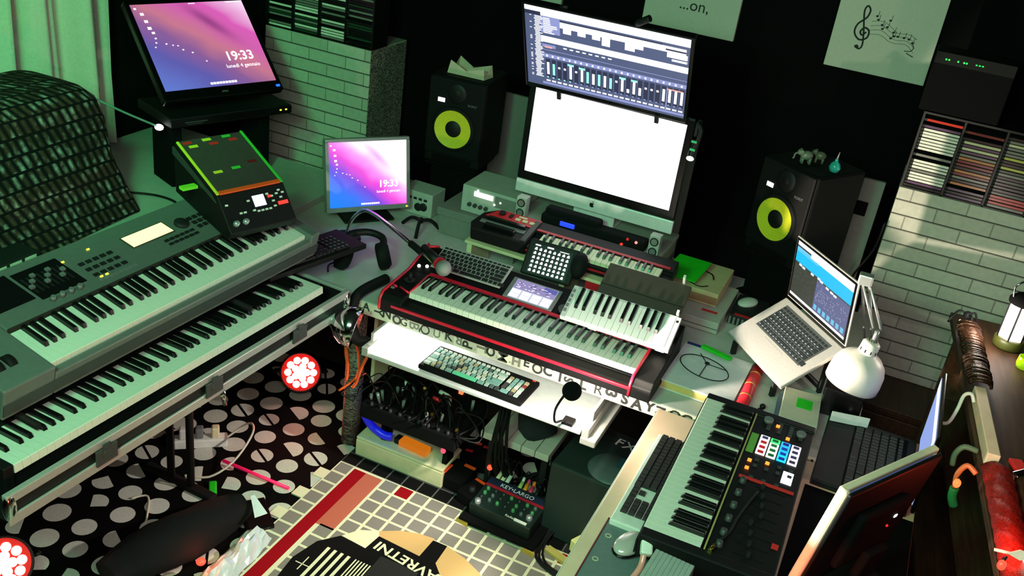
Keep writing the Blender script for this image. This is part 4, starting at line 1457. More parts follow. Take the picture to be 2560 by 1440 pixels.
# grey riser and the two tiny speakers in front of the computer
t = thing('monitor_riser', 'pale grey shelf the large desktop computer stands on', 'shelf', (-1.01, 3.46, 0.75))
MB().box(-1.296, -0.697, 3.318, 3.62, 0.938, 0.955, bev=.003).build('board', mat('riser_grey', (150, 152, 144), 0.5), t, True)
for x in (-1.29, -0.72):
    MB().box(x, x + .018, 3.322, 3.61, 0.7515, 0.937).build('leg', BOARD, t, True)
SPKG = mat('silver_cone', (170, 174, 174), 0.3, 0.6)
def tiny_speaker(x, y, z, label):
    t = thing('small_speaker', label, 'speaker', (x, y, z), (0, 0, 0), 'tiny desk speakers')
    MB().box(x - .021, x + .021, y, y + .04, z, z + .088, bev=.003).build('cabinet', mat('pale_speaker_case', (176, 180, 172), 0.45), t, True)
    for dz in (0.024, 0.064):
        b = MB()
        T = Tm((x, y - .0005, z + dz), 0, R(90))
        b.lathe([(0.0165, 0), (0.0165, .002), (0.0125, .0022)], 20, 0, T)
        b.lathe([(0.0125, .0022), (0.006, .0008), (0, .0025)], 20, 1, T)
        b.build('driver', [K, SPKG], t, True)
tiny_speaker(-1.272, 3.322, 0.956, 'tiny pale two-driver speaker left of the black unit under the desktop computer')
tiny_speaker(-0.725, 3.322, 0.956, 'tiny pale two-driver speaker right of the black unit under the desktop computer')
t = thing('audio_interface', 'lumpy black audio unit with blue and red lights below the silver chin', 'audio unit', (-0.98, 3.36, 0.956))
b = MB()
prof = [(0, .0), (.02, .022), (.1, .03), (.6, .034), (.9, .03), (1, .0)]
b.box(-1.19, -0.76, 3.335, 3.40, 0.957, 1.0, bev=.012)
b.box(-1.18, -0.95, 3.345, 3.395, 0.985, 1.025, bev=.012)
b.build('body', mat('black_cloth', (18, 18, 20), 0.9, spec=.15, bump=.4, scale=200), t, True)
MB().box(-1.105, -1.045, 3.328, 3.3345, 0.972, 0.99, bev=.002).build('blue_light', glow('deep_blue_led', (30, 60, 255), 2.0), t, True)
for x, z, m in ((-0.85, .968, LEDR), (-0.795, .992, glow('pink_led', (255, 120, 110), 2.5)), (-0.83, .995, glow('dim_red_led', (190, 30, 30), 1.0))):
    MB().ball((x, 3.333, z), 0.0055).build('red_light', m, t, True)

# silver sound module on a grey box
t = thing('storage_box', 'pale grey box under the small sound module left of the computer', 'box', (-1.46, 3.5, 0.752))
MB().box(-1.66, -1.345, 3.40, 3.66, 0.752, 0.862, bev=.004).build('body', BOARD, t, True)
MB().box(-1.667, -1.338, 3.393, 3.667, 0.835, 0.868, bev=.003).build('lid', BOARD, t, True)
t = thing('sound_module', 'small pale sound module with a white display beside the left speaker', 'sound module', (-1.42, 3.5, 0.869))
MODC = mat('pale_module_case', (176, 184, 172), 0.5)
MB().box(-1.575, -1.301, 3.425, 3.63, 0.8695, 0.985, bev=.003).build('body', MODC, t, True)
MB().box(-1.52, -1.435, 3.4225, 3.4246, 0.948, 0.968).build('display', LEDW, t, True)
MB().box(-1.425, -1.325, 3.4225, 3.4246, 0.925, 0.972).build('panel', BOARD, t, True)
for x in (-1.535, -1.51, -1.485, -1.46):
    MB().cyl((x, 3.4246, 0.908), (x, 3.414, 0.908), 0.0085).build('knob', DG, t, True)
for x, z in ((-1.40, .95), (-1.425, .935), (-1.505, .974)):
    MB().ball((x, 3.4225, z), 0.004).build('light', LEDW, t, True)

# white amp-like box and its mini tripod behind the small monitor
t = thing('headphone_amp', 'small pale box with round knobs right of the small monitor', 'amplifier', (-1.80, 3.56, 0.752))
MB().box(-1.90, -1.745, 3.50, 3.62, 0.752, 0.858, bev=.004).build('body', MODC, t, True)
for x in (-1.80, -1.775):
    b = MB().lathe([(0.018, 0), (0.018, .004), (0.010, .006), (0, .004)], 18, T=Tm((x - .01, 3.4995, 0.79 if x < -1.79 else .795), 0, R(90)))
    b.build('knob', K2, t, True)
b = MB()
for k in range(5):
    b.box(-1.885 + k * .025, -1.87 + k * .025, 3.497, 3.4995, 0.822, 0.832)
b.build_each('button', K2, t, True)
t = thing('mini_tripod', 'little black flexible tripod standing behind the red-edged synthesizer', 'tripod', (-1.72, 3.36, 0.752))
MB().ball((-1.72, 3.36, 0.80), 0.014).build('head', K, t, True)
for dx, dy in ((-.09, .01), (.03, -.09), (.07, .05)):
    MB().tube([(-1.72, 3.36, 0.80), (-1.72 + dx * .5, 3.36 + dy * .5, 0.80), (-1.72 + dx, 3.36 + dy, 0.759)], 0.0075, 8).build('leg', RUB, t, True)

# ---------------------------------------------------------------- studio speakers
CONE = mat('yellow_cone', (214, 210, 40), 0.5, scale=200, var=.1)
SPB = mat('speaker_black', (9, 9, 10), 0.7, spec=0.2)
def studio_speaker(x, y, yaw, label, slabel):
    st = thing('speaker_stand', slabel, 'stand', (x, y, 0.7515), (0, 0, yaw), 'stands under the yellow-cone speakers')
    MB().box(-.115, .115, 0.01, 0.24, 0.0, 0.012, bev=.003).build('base', KM, st)
    MB().box(-.10, .10, 0.03, 0.22, 0.0125, 0.186, bev=.003).build('column', KM, st)
    MB().box(-.12, .12, 0.0, 0.25, 0.1865, 0.1985, bev=.003).build('top_plate', KM, st)
    t = thing('studio_speaker', label, 'speaker', (x, y, 0.9505), (0, 0, yaw), 'yellow-cone studio speakers')
    w, h, d = 0.13, 0.385, 0.28
    MB().box(-w, w, 0.0, d, 0.0, h, bev=.012).build('cabinet', SPB, t)
    b = MB().box(-w + .004, w - .004, -0.012, -0.0005, 0.045, h - .004, bev=.006)
    b.build('front_baffle', SPB, t)
    T = Tm((0, -0.0125, 0.170), 0, R(90))
    b = MB()
    b.lathe([(0.098, 0), (0.096, .008), (0.088, .012), (0.083, .011)], 36, 0, T)
    b.build('surround', RUB, t)
    MB().lathe([(0.083, .011), (0.080, .010), (0.036, .003)], 36, 0, T).build('cone', CONE, t)
    MB().lathe([(0.037, .002), (0.028, .007), (0, .010)], 24, 0, T).build('dust_cap', K, t)
    b = MB()
    T2 = Tm((0, -0.0125, 0.325), 0, R(90))
    b.lathe([(0.045, 0), (0.040, .006), (0.018, .002), (0.013, .004), (0, .007)], 28, 0, T2)
    b.build('tweeter', K, t)
    MB().box(-0.082, -0.05, -0.0145, -0.0125, 0.278, 0.296, bev=.0005).build('badge', glow('white_badge', (255, 255, 255), 1.6), t)
    b = MB(Tm((0.075, -0.0128, 0.284), 0, R(90)))
    b.text('ROKIT', 0.014, Matrix.Identity(4), 0, 0.0003)
    b.build('lettering', GY, t)
    MB().box(-0.09, 0.09, -0.004, -0.0005, 0.012, 0.038, bev=.003).build('bass_port', KM, t)
    return t
studio_speaker(-1.755, 3.66, R(6), 'large black speaker with a yellow cone left of the white screen', 'low black stand under the left yellow-cone speaker')
studio_speaker(-0.345, 3.64, R(-31), 'large black speaker with a yellow cone right of the white screen', 'low black stand under the right yellow-cone speaker')

# folded card on the left speaker
b = MB()
cx, cy, cz = -1.755, 3.74, 1.337
def V(x, y, z):
    return b._v((cx + x, cy + y, cz + z))
ring = [(-.085, -.03), (.085, -.02), (.09, .06), (-.08, .06)]
lo = [V(x, y, 0.0) for x, y in ring]
hi = [V(x * .9, y * .9 + .005, z) for (x, y), z in zip(ring, (.055, .045, .05, .06))]
mid = [V(0, -.022, .022), V(.08, .02, .02), V(0, .05, .025), V(-.075, .015, .02)]
for i in range(4):
    j = (i + 1) % 4
    b._f((lo[i], lo[j], hi[j], mid[i], hi[i]))
b._f(lo[::-1])
o = b.build('paper_tray', mat('pale_card', (196, 186, 160), 0.8))
mod = o.modifiers.new('thick', 'SOLIDIFY')
mod.thickness = 0.002
tag(o, 'crumpled pale paper tray lying on top of the left yellow-cone speaker', 'paper tray')

# figurines on the right speaker
def elephant(x, y, z, s, yaw, m, label):
    t = thing('elephant_figurine', label, 'figurine', (x, y, z), (0, 0, yaw), 'elephant figurines')
    b = MB()
    b.ball((0, 0, 0.030 * s), 0.018 * s, sc=(1.35, 1, 1), n=14, k=9)
    b.ball((0.026 * s, 0, 0.040 * s), 0.012 * s, n=12, k=8)
    for dx in (-.014, .014):
        for dy in (-.009, .009):
            b.cyl((dx * s, dy * s, 0), (dx * s, dy * s, 0.025 * s), 0.0055 * s, n=8)
    b.tube([(.034 * s, 0, .038 * s), (.044 * s, 0, .030 * s), (.046 * s, 0, .016 * s), (.050 * s, 0, .012 * s)], 0.0035 * s, 6)
    b.build('body', m, t)
    for dy in (-1, 1):
        MB().ball((0.022 * s, .012 * s * dy, .042 * s), 0.010 * s, sc=(.8, .25, 1), n=10, k=6).build('ear', m, t)
STO = mat('green_grey_stone', (120, 128, 112), 0.35)
elephant(-0.31, 3.71, 1.3365, 1.0, R(200), STO, 'small grey elephant figurine, left one on the right speaker')
elephant(-0.265, 3.76, 1.3365, 0.9, R(180), mat('brown_stone', (110, 104, 90), 0.35), 'small grey-brown elephant figurine, behind the left one on the speaker')
t = thing('glass_ornament', 'little turquoise round bottle ornament on the right speaker', 'ornament', (-0.20, 3.69, 1.3365))
MB().lathe([(0, 0), (.016, .002), (.022, .018), (.016, .034), (.006, .042), (.006, .05), (0, .05)], 18, T=Tm((-0.20, 3.69, 1.3365))).build('body', mat('turquoise_glaze', (50, 170, 160), 0.15), t, True)
MB().cyl((-0.20, 3.69, 1.387), (-0.197, 3.69, 1.415), .0035, .002, n=8).build('stopper', GY, t, True)

# ---------------------------------------------------------------- tablet in a black case
t = thing('tablet', 'small tablet in a thick black case showing a grid of icons', 'tablet', (-1.105, 3.03, 0.8905), (R(52.7), 0, R(3.7)))
W, H = 0.149, 0.112
MB().box(-0.022, W + .022, -0.008, H + .016, -0.016, -0.001, bev=.006).build('case', K, t)
b = MB()
b.quad(((0, 0, 0), (W, 0, 0), (W, H, 0), (0, H, 0)), 0)
for i in range(8):
    for j in range(6):
        x = .006 + i * .0178
        y = .006 + j * .0165
        b.rect(x, x + .010, y, y + .007, 0.0004, 1)
        b.rect(x + .003, x + .0085, y + .007, y + .0105, 0.0004, 1)
b.rect(.05, .075, .105, .111, 0.0004, 1)
b.rect(.10, .135, .103, .106, 0.0004, 1)
b.rect(.004, .025, .105, .110, 0.0004, 1)
b.build('screen', [glow('tablet_dark', (16, 30, 34), 0.6), glow('tablet_icon', (255, 248, 245), 1.5)], t)
b = MB()
b.ball((W + .032, 0.075, -0.012), 0.052, sc=(.6, 1, .55), n=18, k=12)
b.build('case_grip', RUB, t)

# ---------------------------------------------------------------- microphone on a bent chrome arm
t = thing('microphone_stand', 'bent chrome microphone arm reaching from the small monitor over the synthesizer', 'stand', (-1.90, 3.16, 0.752))
MB().lathe([(0, .014), (.055, .012), (.06, 0)], 24, T=Tm((-1.915, 3.10, 0.7515)), close=True).build('base', K, t, True)
MB().tube([(-1.915, 3.10, 0.765), (-1.905, 3.12, 0.83), (-1.87, 3.14, 0.872), (-1.80, 3.10, 0.895), (-1.66, 2.985, 0.925), (-1.49, 2.85, 0.95)], 0.0075, 10).build('arm', CHR, t, True)
MB().tube([(-1.49, 2.85, 0.95), (-1.455, 2.83, 0.95), (-1.425, 2.81, 0.95)], 0.013, 10).build('holder', K, t, True)
t = thing('microphone', 'black handheld microphone with a round silver grille and red band', 'microphone', (-1.36, 2.78, 0.95))
b = MB().cyl((-1.424, 2.826, 0.965), (-1.335, 2.767, 0.957), 0.0125, 0.019, 18)
b.build('body', K, t, True)
MB().cyl((-1.334, 2.7665, 0.957), (-1.322, 2.759, 0.956), 0.021, 0.024, 20).build('band', RED, t, True)
MB().ball((-1.300, 2.744, 0.953), 0.028, n=24, k=14).build('grille', mat('steel_mesh', (150, 152, 150), 0.45, .6, bump=.8, scale=900), t, True)

# headphones on the desk
t = thing('headphones', 'black over-ear headphones lying on the left of the desk', 'headphones', (-1.75, 2.9, 0.7515))
for (x, y, ry) in ((-1.775, 2.86, 20), (-1.66, 2.955, -15)):
    b = MB(Tm((x, y, 0.806), R(35), 0, R(90 + ry)) @ Matrix.Scale(1.28, 4))
    b.lathe([(0, .022), (.030, .022), (.040, .012), (.042, 0), (.040, -.014), (.030, -.018), (.024, -.010), (0, -.010)], 24)
    b.build('ear_cup', RUB, t, True)
MB().tube([(-1.775, 2.86, 0.82), (-1.80, 2.92, 0.86), (-1.755, 2.985, 0.868), (-1.69, 2.995, 0.86), (-1.66, 2.955, 0.83)], 0.014, 8).build('headband', K, t, True)
MB().tube([(-1.80, 2.80, 0.756), (-1.83, 2.86, 0.756), (-1.80, 2.95, 0.757), (-1.86, 2.99, 0.757)], 0.0035, 6).build('cable', K, t, True)
b = MB().tube([(-1.585, 2.86, 0.772), (-1.60, 2.72, 0.775), (-1.60, 2.665, 0.75), (-1.575, 2.62, 0.69), (-1.53, 2.59, 0.655), (-1.505, 2.62, 0.645)], 0.019, 12)
tag(b.build('cable_sleeve', RUB), 'thick black cable hose hanging over the desk edge beside the tray', 'hose')

# ---------------------------------------------------------------- boxes and papers right of the computer
t = thing('drive_box', 'flat white box with a red label right of the red synth', 'box', (-0.54, 3.44, 0.752))
MB().box(-0.665, -0.415, 3.275, 3.62, 0.752, 0.798, bev=.003).build('body', mat('matt_white_box', (176, 176, 166), 0.6), t, True)
MB().box(-0.50, -0.44, 3.345, 3.362, 0.7983, 0.7992).build('label', RED, t, True)
b = MB()
b.box(-0.665, -0.415, 3.2735, 3.2747, 0.77, 0.772)
b.build('seam', DG, t, True)
t = thing('cardboard_box', 'cream cardboard box stacked on the flat white box', 'box', (-0.57, 3.52, 0.799))
MB().box(-0.682, -0.458, 3.395, 3.665, 0.7995, 0.855, bev=.003).build('body', mat('cream_card', (196, 184, 140), 0.75), t, True)
MB().box(-0.682, -0.458, 3.393, 3.3945, 0.808, 0.838).build('band', mat('tan_card', (150, 116, 84), 0.8), t, True)
o = MB(Tm((-0.688, 3.40, 0.872), R(-5), R(4), R(-2))).box(0, 0.135, 0, 0.19, 0.0, 0.004, bev=.001).build('neon_card', GSTICK)
tag(o, 'bright green card lying on the cream cardboard box', 'card')
b = MB().tube([(-0.60, 3.42, 0.868), (-0.54, 3.405, 0.862), (-0.51, 3.43, 0.862)], 0.002, 6)
b.tube([(-0.55, 3.56, 0.86), (-0.52, 3.54, 0.862), (-0.505, 3.50, 0.862)], 0.0025, 6)
tag(b.build('thin_cable', K), 'thin black cable end around the bright green card', 'cable')
t = thing('patch_box', 'dark box with pale upright bars and a red stripe near the silver laptop', 'box', (-0.34, 3.46, 0.752))
MB().box(-0.405, -0.285, 3.40, 3.60, 0.752, 0.792, bev=.003).build('body', K2, t, True)
b = MB()
for k in range(7):
    b.box(-0.40 + k * .016, -0.392 + k * .016, 3.396, 3.3995, 0.754, 0.784)
b.build_each('bar', GY, t, True)
MB().box(-0.385, -0.315, 3.402, 3.418, 0.7922, 0.7932).build('stripe', RED, t, True)
t = thing('computer_mouse', 'white computer mouse resting on the dark box near the silver laptop', 'mouse', (-0.36, 3.53, 0.793))
MB(Tm((-0.36, 3.53, 0.797), R(60))).ball((0, 0, 0), .05, sc=(1, .58, .32), n=20, k=12).build('body', mat('pale_mouse', (196, 204, 196), 0.35), t, True)

# white notebook with a black wire loop and a green marker
t = thing('notebook', 'white closed notebook with a yellowish page edge beside the silver laptop', 'notebook', (-0.375, 2.94, 0.752))
NB = Tm((-0.492, 2.792, 0.752), R(-1))
MB(NB).box(0.004, 0.240, 0.004, 0.298, 0.003, 0.028).build('pages', mat('page_edge', (210, 180, 110), 0.8), t, True)
MB(NB).box(0, 0.244, 0, 0.302, 0.0285, 0.033, bev=.001).build('cover', mat('white_cover', (206, 206, 208), 0.5), t, True)
MB(NB).box(0, 0.244, 0, 0.302, 0.0, 0.0028).build('back_cover', WH, t, True)
MB(NB).box(0.005, 0.075, 0.29, 0.3075, 0.0332, 0.0338).build('blue_tab', mat('navy_blue', (30, 44, 110), 0.5), t, True)
b = MB()
pts = [(-0.385 + .085 * math.cos(a) - .02 * math.sin(a), 2.95 + .07 * math.sin(a), 0.7885) for a in [i * 2 * PI / 20 for i in range(20)]]
b.tube(pts, 0.0018, 6, closed=True, sub=2)
b.ball((-0.382, 2.978, 0.7915), 0.009, sc=(1, 1, .5), n=12, k=6)
for p in ((-0.42, 3.035), (-0.31, 2.975), (-0.385, 2.885)):
    b.tube([(-0.382, 2.978, 0.789), (p[0], p[1], 0.789)], 0.0015, 6, smooth_path=False)
tag(b.build('wire_loop', K), 'loop of thin black wire with three spokes lying on the white notebook', 'wire')
b = MB().box(0, .115, 0, .022, 0, .010, bev=.003)
o = b.build('marker', GSTICK)
o.location = (-0.43, 3.068, 0.791)
o.rotation_euler = (0, 0, R(-14))
tag(o, 'neon green marker lying on the white notebook', 'marker')
t = thing('gift_roll', 'red wrapped roll with gold bands lying between notebook and laptop', 'roll', (-0.225, 2.95, 0.77))
MB().cyl((-0.222, 2.79, 0.7735), (-0.222, 3.10, 0.7735), 0.021, n=20).build('body', mat('red_foil', (200, 30, 44), 0.4), t, True)
for y in (2.86, 2.94, 3.02):
    MB().cyl((-0.222, y, 0.7735), (-0.222, y + .008, 0.7735), 0.0216, n=20).build('band', mat('gold_band', (200, 150, 80), 0.4, .5), t, True)

# ---------------------------------------------------------------- silver laptop on a wedge stand
LR = (R(32.8), 0, R(-48.2))
t = thing('laptop', 'open silver laptop tilted on a stand showing a blue audio program', 'laptop', (-0.368, 3.189, 0.824), LR)
LW, LD = 0.359, 0.247
MB().box(0, LW, 0, LD, -0.016, 0, bev=.004).build('base', ALU, t)
MB().box(0.04, 0.32, 0.095, 0.225, 0.0002, 0.0008).build('key_well', mat('key_well_grey', (70, 74, 74), .5), t)
pc_keys(t, 0.043, 0.1, 0.0009, 0.0182, 0.0205, lambda r, i, w: mat('laptop_key', (40, 44, 46), .35), numpad=False, h=0.0014, gap=0.003)
b = MB()
rnd = random.Random(6)
for r in range(5):
    for i in range(14):
        x = .047 + i * .0182 + (r % 3) * .004
        y = .105 + r * .0205
        b.box(x, x + .0085, y, y + .0028, 0.0024, 0.0027)
b.build('key_backlight', glow('key_backlight', (225, 235, 235), 0.9), t)
MB().box(0.12, 0.24, 0.012, 0.085, 0.0002, 0.0005).build('trackpad', ALU, t)
LM = Matrix.Translation((0, LD + .002, 0.002)) @ Matrix.Rotation(R(63.7), 4, 'X')
MB(LM).box(0, LW, 0.004, 0.243, -0.008, -0.0005, bev=.003).build('lid', ALU, t)
MB(LM).box(0.004, LW - .004, 0.010, 0.239, -0.0004, 0.0006).build('bezel', KG, t)
b = MB(LM @ Matrix.Translation((.014, .024, .001)))
w, h = .331, .207
b.quad(((0, 0, 0), (w, 0, 0), (w, h, 0), (0, h, 0)), 0)
def lr(u0, u1, v0, v1, m, z=.0004):
    b.rect(u0 * w, u1 * w, v0 * h, v1 * h, z, m)
lr(0, 1, .93, 1, 1)
lr(.25, 1, .86, .93, 1)
lr(0, 1, .74, .86, 2)
lr(0, .5, .64, .74, 2)
lr(0, .4, .82, .90, 3)
lr(.5, 1, .62, .74, 2)
lr(0, 1, 0, .045, 1)
lr(.42, 1, .05, .60, 4)
for k in range(7):
    lr(.44 + k * .08, .49 + k * .08, .08, .17, 5, .0008)
rnd = random.Random(13)
for k in range(90):
    u, v = rnd.uniform(.44, .97), rnd.uniform(.2, .5)
    lr(u, u + .008, v, v + .02, 6, .0008)
for (u, v) in ((.42, .615), (.47, .60), (.58, .57), (.66, .56), (.72, .55), (.08, .60), (.14, .59), (.30, .60)):
    lr(u, u + .05, v, v + .035, 1, .001)
for k in range(60):
    u, v = rnd.uniform(.02, .38), rnd.uniform(.1, .6)
    lr(u, u + .01, v, v + .012, 7, .0008)
b.build('screen', [glow('lap_dark', (64, 72, 64), .7), SW, glow('lap_cyan', (0, 190, 250), 1.1), glow('lap_blue', (110, 200, 250), 1.1), glow('lap_slate', (104, 112, 160), .8), glow('lap_mint', (110, 200, 235), 1.0), glow('lap_dot', (170, 180, 205), .9), glow('lap_speck', (96, 108, 96), .8)], t)
t = thing('laptop_stand', 'dark wedge stand lifting the back of the silver laptop', 'stand', (-0.368, 3.189, 0.752), (0, 0, R(-48.2)))
for x in (0.03, 0.30):
    MB().xprism([(0.012, 0.0), (0.012, 0.050), (0.20, 0.170), (0.215, 0.170), (0.215, 0.0), (0.20, 0.0), (0.20, 0.15), (0.03, 0.045), (0.03, 0.0)], x, x + .012).build('leg', K2, t)
MB().box(0.043, 0.299, 0.204, 0.212, 0.01, 0.03).build('crossbar', K2, t)

# ---------------------------------------------------------------- white articulated desk lamp
LAMPW = mat('lamp_white_enamel', (222, 212, 206), 0.4)
t = thing('desk_lamp', 'white articulated desk lamp with a round metal shade hanging over the desk', 'lamp', (0.10, 3.40, 0.75))
HM = Matrix.Translation((0.085, 3.0, 0.935)) @ Matrix.Rotation(R(8), 4, 'Y') @ Matrix.Rotation(R(-4), 4, 'X')
b = MB(HM)
b.lathe([(.029, .064), (.034, .060), (.055, .050), (.074, .030), (.084, .004), (.087, -.030), (.086, -.056), (.084, -.058), (.084, -.030), (.080, .003), (.070, .027), (.052, .046), (.030, .058)], 40)
b.build('shade', LAMPW, t, True)
b = MB(HM)
b.lathe([(0, .108), (.020, .106), (.0285, .098), (.030, .062), (.0295, .0605)], 32)
b.build('socket_cap', LAMPW, t, True)
b = MB(HM)
for k in range(10):
    a = 2 * PI * k / 10
    b.box(.0297 * math.cos(a) - .0015, .0297 * math.cos(a) + .0015, .0297 * math.sin(a) - .0015, .0297 * math.sin(a) + .0015, .070, .080)
    b.box(.013 * math.cos(a) - .0018, .013 * math.cos(a) + .0018, .013 * math.sin(a) - .0018, .013 * math.sin(a) + .0018, .107, .1088)
b.build_each('vent', K2, t, True)
top = HM @ Vector((0, 0, .115))
MB().cyl(top - Vector((0, 0, .01)), top + Vector((.002, 0, .03)), .007).build('joint', SIL, t, True)
for dx in (-.012, .012):
    MB().tube([(top.x + dx, top.y + .01, top.z + .03), (0.022 + dx, 3.05, 1.215)], .004, 8, 0, False).build('arm', SIL, t, True)
    MB().tube([(0.022 + dx, 3.05, 1.215), (0.12 + dx, 3.36, 0.80)], .004, 8, 0, False).build('arm', SIL, t, True)
MB().box(0.0, .044, 3.035, 3.07, 1.20, 1.235, bev=.004).build('elbow', SIL, t, True)
MB().cyl((0.12, 3.36, 0.753), (0.12, 3.36, 0.82), .014).build('post', SIL, t, True)
MB().box(.09, .138, 3.33, 3.39, .7515, .762, bev=.002).build('clamp', SIL, t, True)
MB(HM).ball((0, 0, -0.005), 0.028, sc=(1, 1, 1.2)).build('bulb', mat('unlit_bulb', (220, 220, 215), .3), t, True)

# ---------------------------------------------------------------- clip lamp over the tray, chrome spotlight, LED cans
t = thing('clip_lamp', 'small black-topped gooseneck lamp shining over the right of the tray', 'lamp', (-0.69, 2.56, 0.64))
AX = Vector((-0.10, 0.75, -0.52)).normalized()
HL = Matrix.Translation((-0.683, 2.436, 0.855)) @ AX.to_track_quat('Z', 'Y').to_matrix().to_4x4()
b = MB(HL)
b.lathe([(0, -0.026), (.020, -.024), (.029, -.012), (.030, .004), (.028, .008)], 24)
b.build('cap', KM, t, True)
b = MB(HL)
b.lathe([(.0265, .0045), (.0275, .018), (.025, .019), (.023, .006)], 24)
b.build('collar', mat('yellowed_plastic', (196, 186, 120), .4), t, True)
MB().tube([(-0.70, 2.422, 0.842), (-0.725, 2.44, 0.77), (-0.735, 2.49, 0.69), (-0.73, 2.55, 0.66), (-0.715, 2.575, 0.648)], 0.004, 8).build('gooseneck', K, t, True)
MB().box(-0.735, -0.697, 2.562, 2.60, 0.6385, 0.653, bev=.003).build('clip', K, t, True)

t = thing('spotlight', 'round chrome spotlight clamped at the left end of the tray', 'lamp', (-1.56, 2.60, 0.68))
ax2 = Vector((0.93, 0.30, -0.2)).normalized()
H2 = Matrix.Translation((-1.555, 2.555, 0.725)) @ ax2.to_track_quat('Z', 'Y').to_matrix().to_4x4() @ Matrix.Scale(1.22, 4)
b = MB(H2)
b.lathe([(0, -.055), (.018, -.053), (.024, -.04), (.040, -.028), (.056, -.004), (.062, .028), (.060, .029), (.052, -.002), (.036, -.022), (0, -.03)], 36)
b.build('reflector', CHR, t, True)
MB(H2).ball((0, 0, -.006), .016).build('bulb', glow('warm_bulb', (255, 240, 220), 6), t, True)
MB().tube([(-1.598, 2.575, 0.735), (-1.606, 2.65, 0.72), (-1.625, 2.71, 0.70), (-1.655, 2.765, 0.68)], .007, 8).build('arm', CHR, t, True)
MB().box(-1.685, -1.635, 2.752, 2.79, 0.655, 0.695, bev=.004).build('clamp', K, t, True)

def led_can(loc, axis, label, n_out, scale=1.0, energy=6):
    a = Vector(axis).normalized()
    q = a.to_track_quat('Z', 'Y')
    t = thing('stage_light', label, 'stage light', loc, (0, 0, 0), 'red stage lights on the floor')
    M = Matrix.Translation(loc) @ q.to_matrix().to_4x4() @ Matrix.Scale(scale, 4)
    b = MB(M)
    b.lathe([(0, -.055), (.05, -.055), (.075, -.04), (.088, -.005), (.088, .006), (.083, .007), (.080, -.004)], 36)
    b.build('housing', K, t, True)
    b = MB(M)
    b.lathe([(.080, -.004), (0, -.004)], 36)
    b.build('halo_plate', glow('red_halo_glow', (255, 24, 12), 0.7), t, True)  # disc glows by itself to give the LEDs a red halo
    core = glow('red_led_core', (255, 200, 190), 14.0)
    rim = glow('red_led_rim', (255, 20, 10), 4.0)
    pos = [(0, 0)] + [(.026 * math.cos(2 * PI * k / 5), .026 * math.sin(2 * PI * k / 5)) for k in range(5)] + [(.053 * math.cos(2 * PI * k / n_out), .053 * math.sin(2 * PI * k / n_out)) for k in range(n_out)]
    for x, y in pos:
        b = MB(M)
        b.lathe([(.0180, -.0035), (.0172, .001), (.0150, .003)], 18, 1, Tm((x, y, 0)))
        b.lathe([(.0150, .003), (.008, .0055), (0, .006)], 18, 0, Tm((x, y, 0)))
        b.build('led', [core, rim], t, True)
    b = MB(M)
    b.tube([(-.094, 0, -.02), (-.11, 0, -.05), (-.11, 0, -.10), (.11, 0, -.10), (.11, 0, -.05), (.094, 0, -.02)], .006, 8, smooth_path=False)
    b.build('bracket', K, t, True)
    light('red_can_light', 'SPOT', Vector(loc) + a * .02, Vector(loc) + a, energy, (1.0, 0.04, 0.02), .05, 130, .8)
C0 = Vector((0, 0, 2.449))
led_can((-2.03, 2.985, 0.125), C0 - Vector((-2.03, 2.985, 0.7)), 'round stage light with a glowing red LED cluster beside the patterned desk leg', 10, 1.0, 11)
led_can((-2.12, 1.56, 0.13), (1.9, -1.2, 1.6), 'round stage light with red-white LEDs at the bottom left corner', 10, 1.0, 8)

# cables by the spotlight, reflected red light put into their orange colour
for k, pts in enumerate(([(-1.575, 2.60, 0.655), (-1.58, 2.60, 0.60), (-1.57, 2.605, 0.52), (-1.578, 2.61, 0.46)], [(-1.545, 2.60, 0.65), (-1.53, 2.61, 0.56), (-1.55, 2.63, 0.47), (-1.60, 2.60, 0.41)], [(-1.49, 2.60, 0.60), (-1.515, 2.60, 0.53), (-1.54, 2.62, 0.46), (-1.555, 2.62, 0.43)])):
    b = MB().tube(pts, (.007, .0045, .006)[k], 8)
    tag(b.build('cable', mat('red_lit_cable', (240, 90, 40), .25)), ['straight orange-red cable hanging under the spotlight, leftmost of three', 'orange-red cable curling left under the spotlight, middle of three', 'orange-red cable hanging under the spotlight, nearest the tray'][k], 'cable', 'cables under the spotlight')

# ---------------------------------------------------------------- gear on the floor under the desk
t = thing('floor_shelf', 'cream board with a rounded lip on the floor under the tray', 'shelf', (-1.42, 2.83, 0.013))
MB(Tm((0, 0, 0), 0)).box(-1.61, -1.22, 2.765, 2.93, 0.088, 0.102, bev=.006).build('board', CREAM, t, True)
MB().box(-1.61, -1.22, 2.765, 2.785, 0.0135, 0.087, bev=.004).build('front_lip', CREAM, t, True)
MB().box(-1.60, -1.23, 2.905, 2.925, 0.0135, 0.087).build('back_lip', CREAM, t, True)
t = thing('power_adapter', 'bright orange box lying on the cream floor board', 'adapter', (-1.37, 2.80, 0.103))
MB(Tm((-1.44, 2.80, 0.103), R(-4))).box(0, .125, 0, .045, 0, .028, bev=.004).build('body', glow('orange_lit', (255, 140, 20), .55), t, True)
MB(Tm((-1.44, 2.80, 0.103), R(-4))).box(-.025, -.001, .005, .04, 0, .026, bev=.004).build('end_cap', K, t, True)
b = MB().tube([(-1.535, 2.70, 0.31), (-1.565, 2.74, 0.24), (-1.55, 2.775, 0.17), (-1.50, 2.785, 0.14), (-1.47, 2.80, 0.135)], .016, 12)
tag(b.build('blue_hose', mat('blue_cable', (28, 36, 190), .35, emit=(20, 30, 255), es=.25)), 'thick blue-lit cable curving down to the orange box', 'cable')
t = thing('patch_mixer', 'black mixer crowded with plugs and cables on a shelf under the tray', 'mixer', (-1.33, 2.75, 0.3))
MB().box(-1.53, -1.13, 2.64, 2.86, 0.30, 0.36, bev=.005).build('body', KM, t, True)
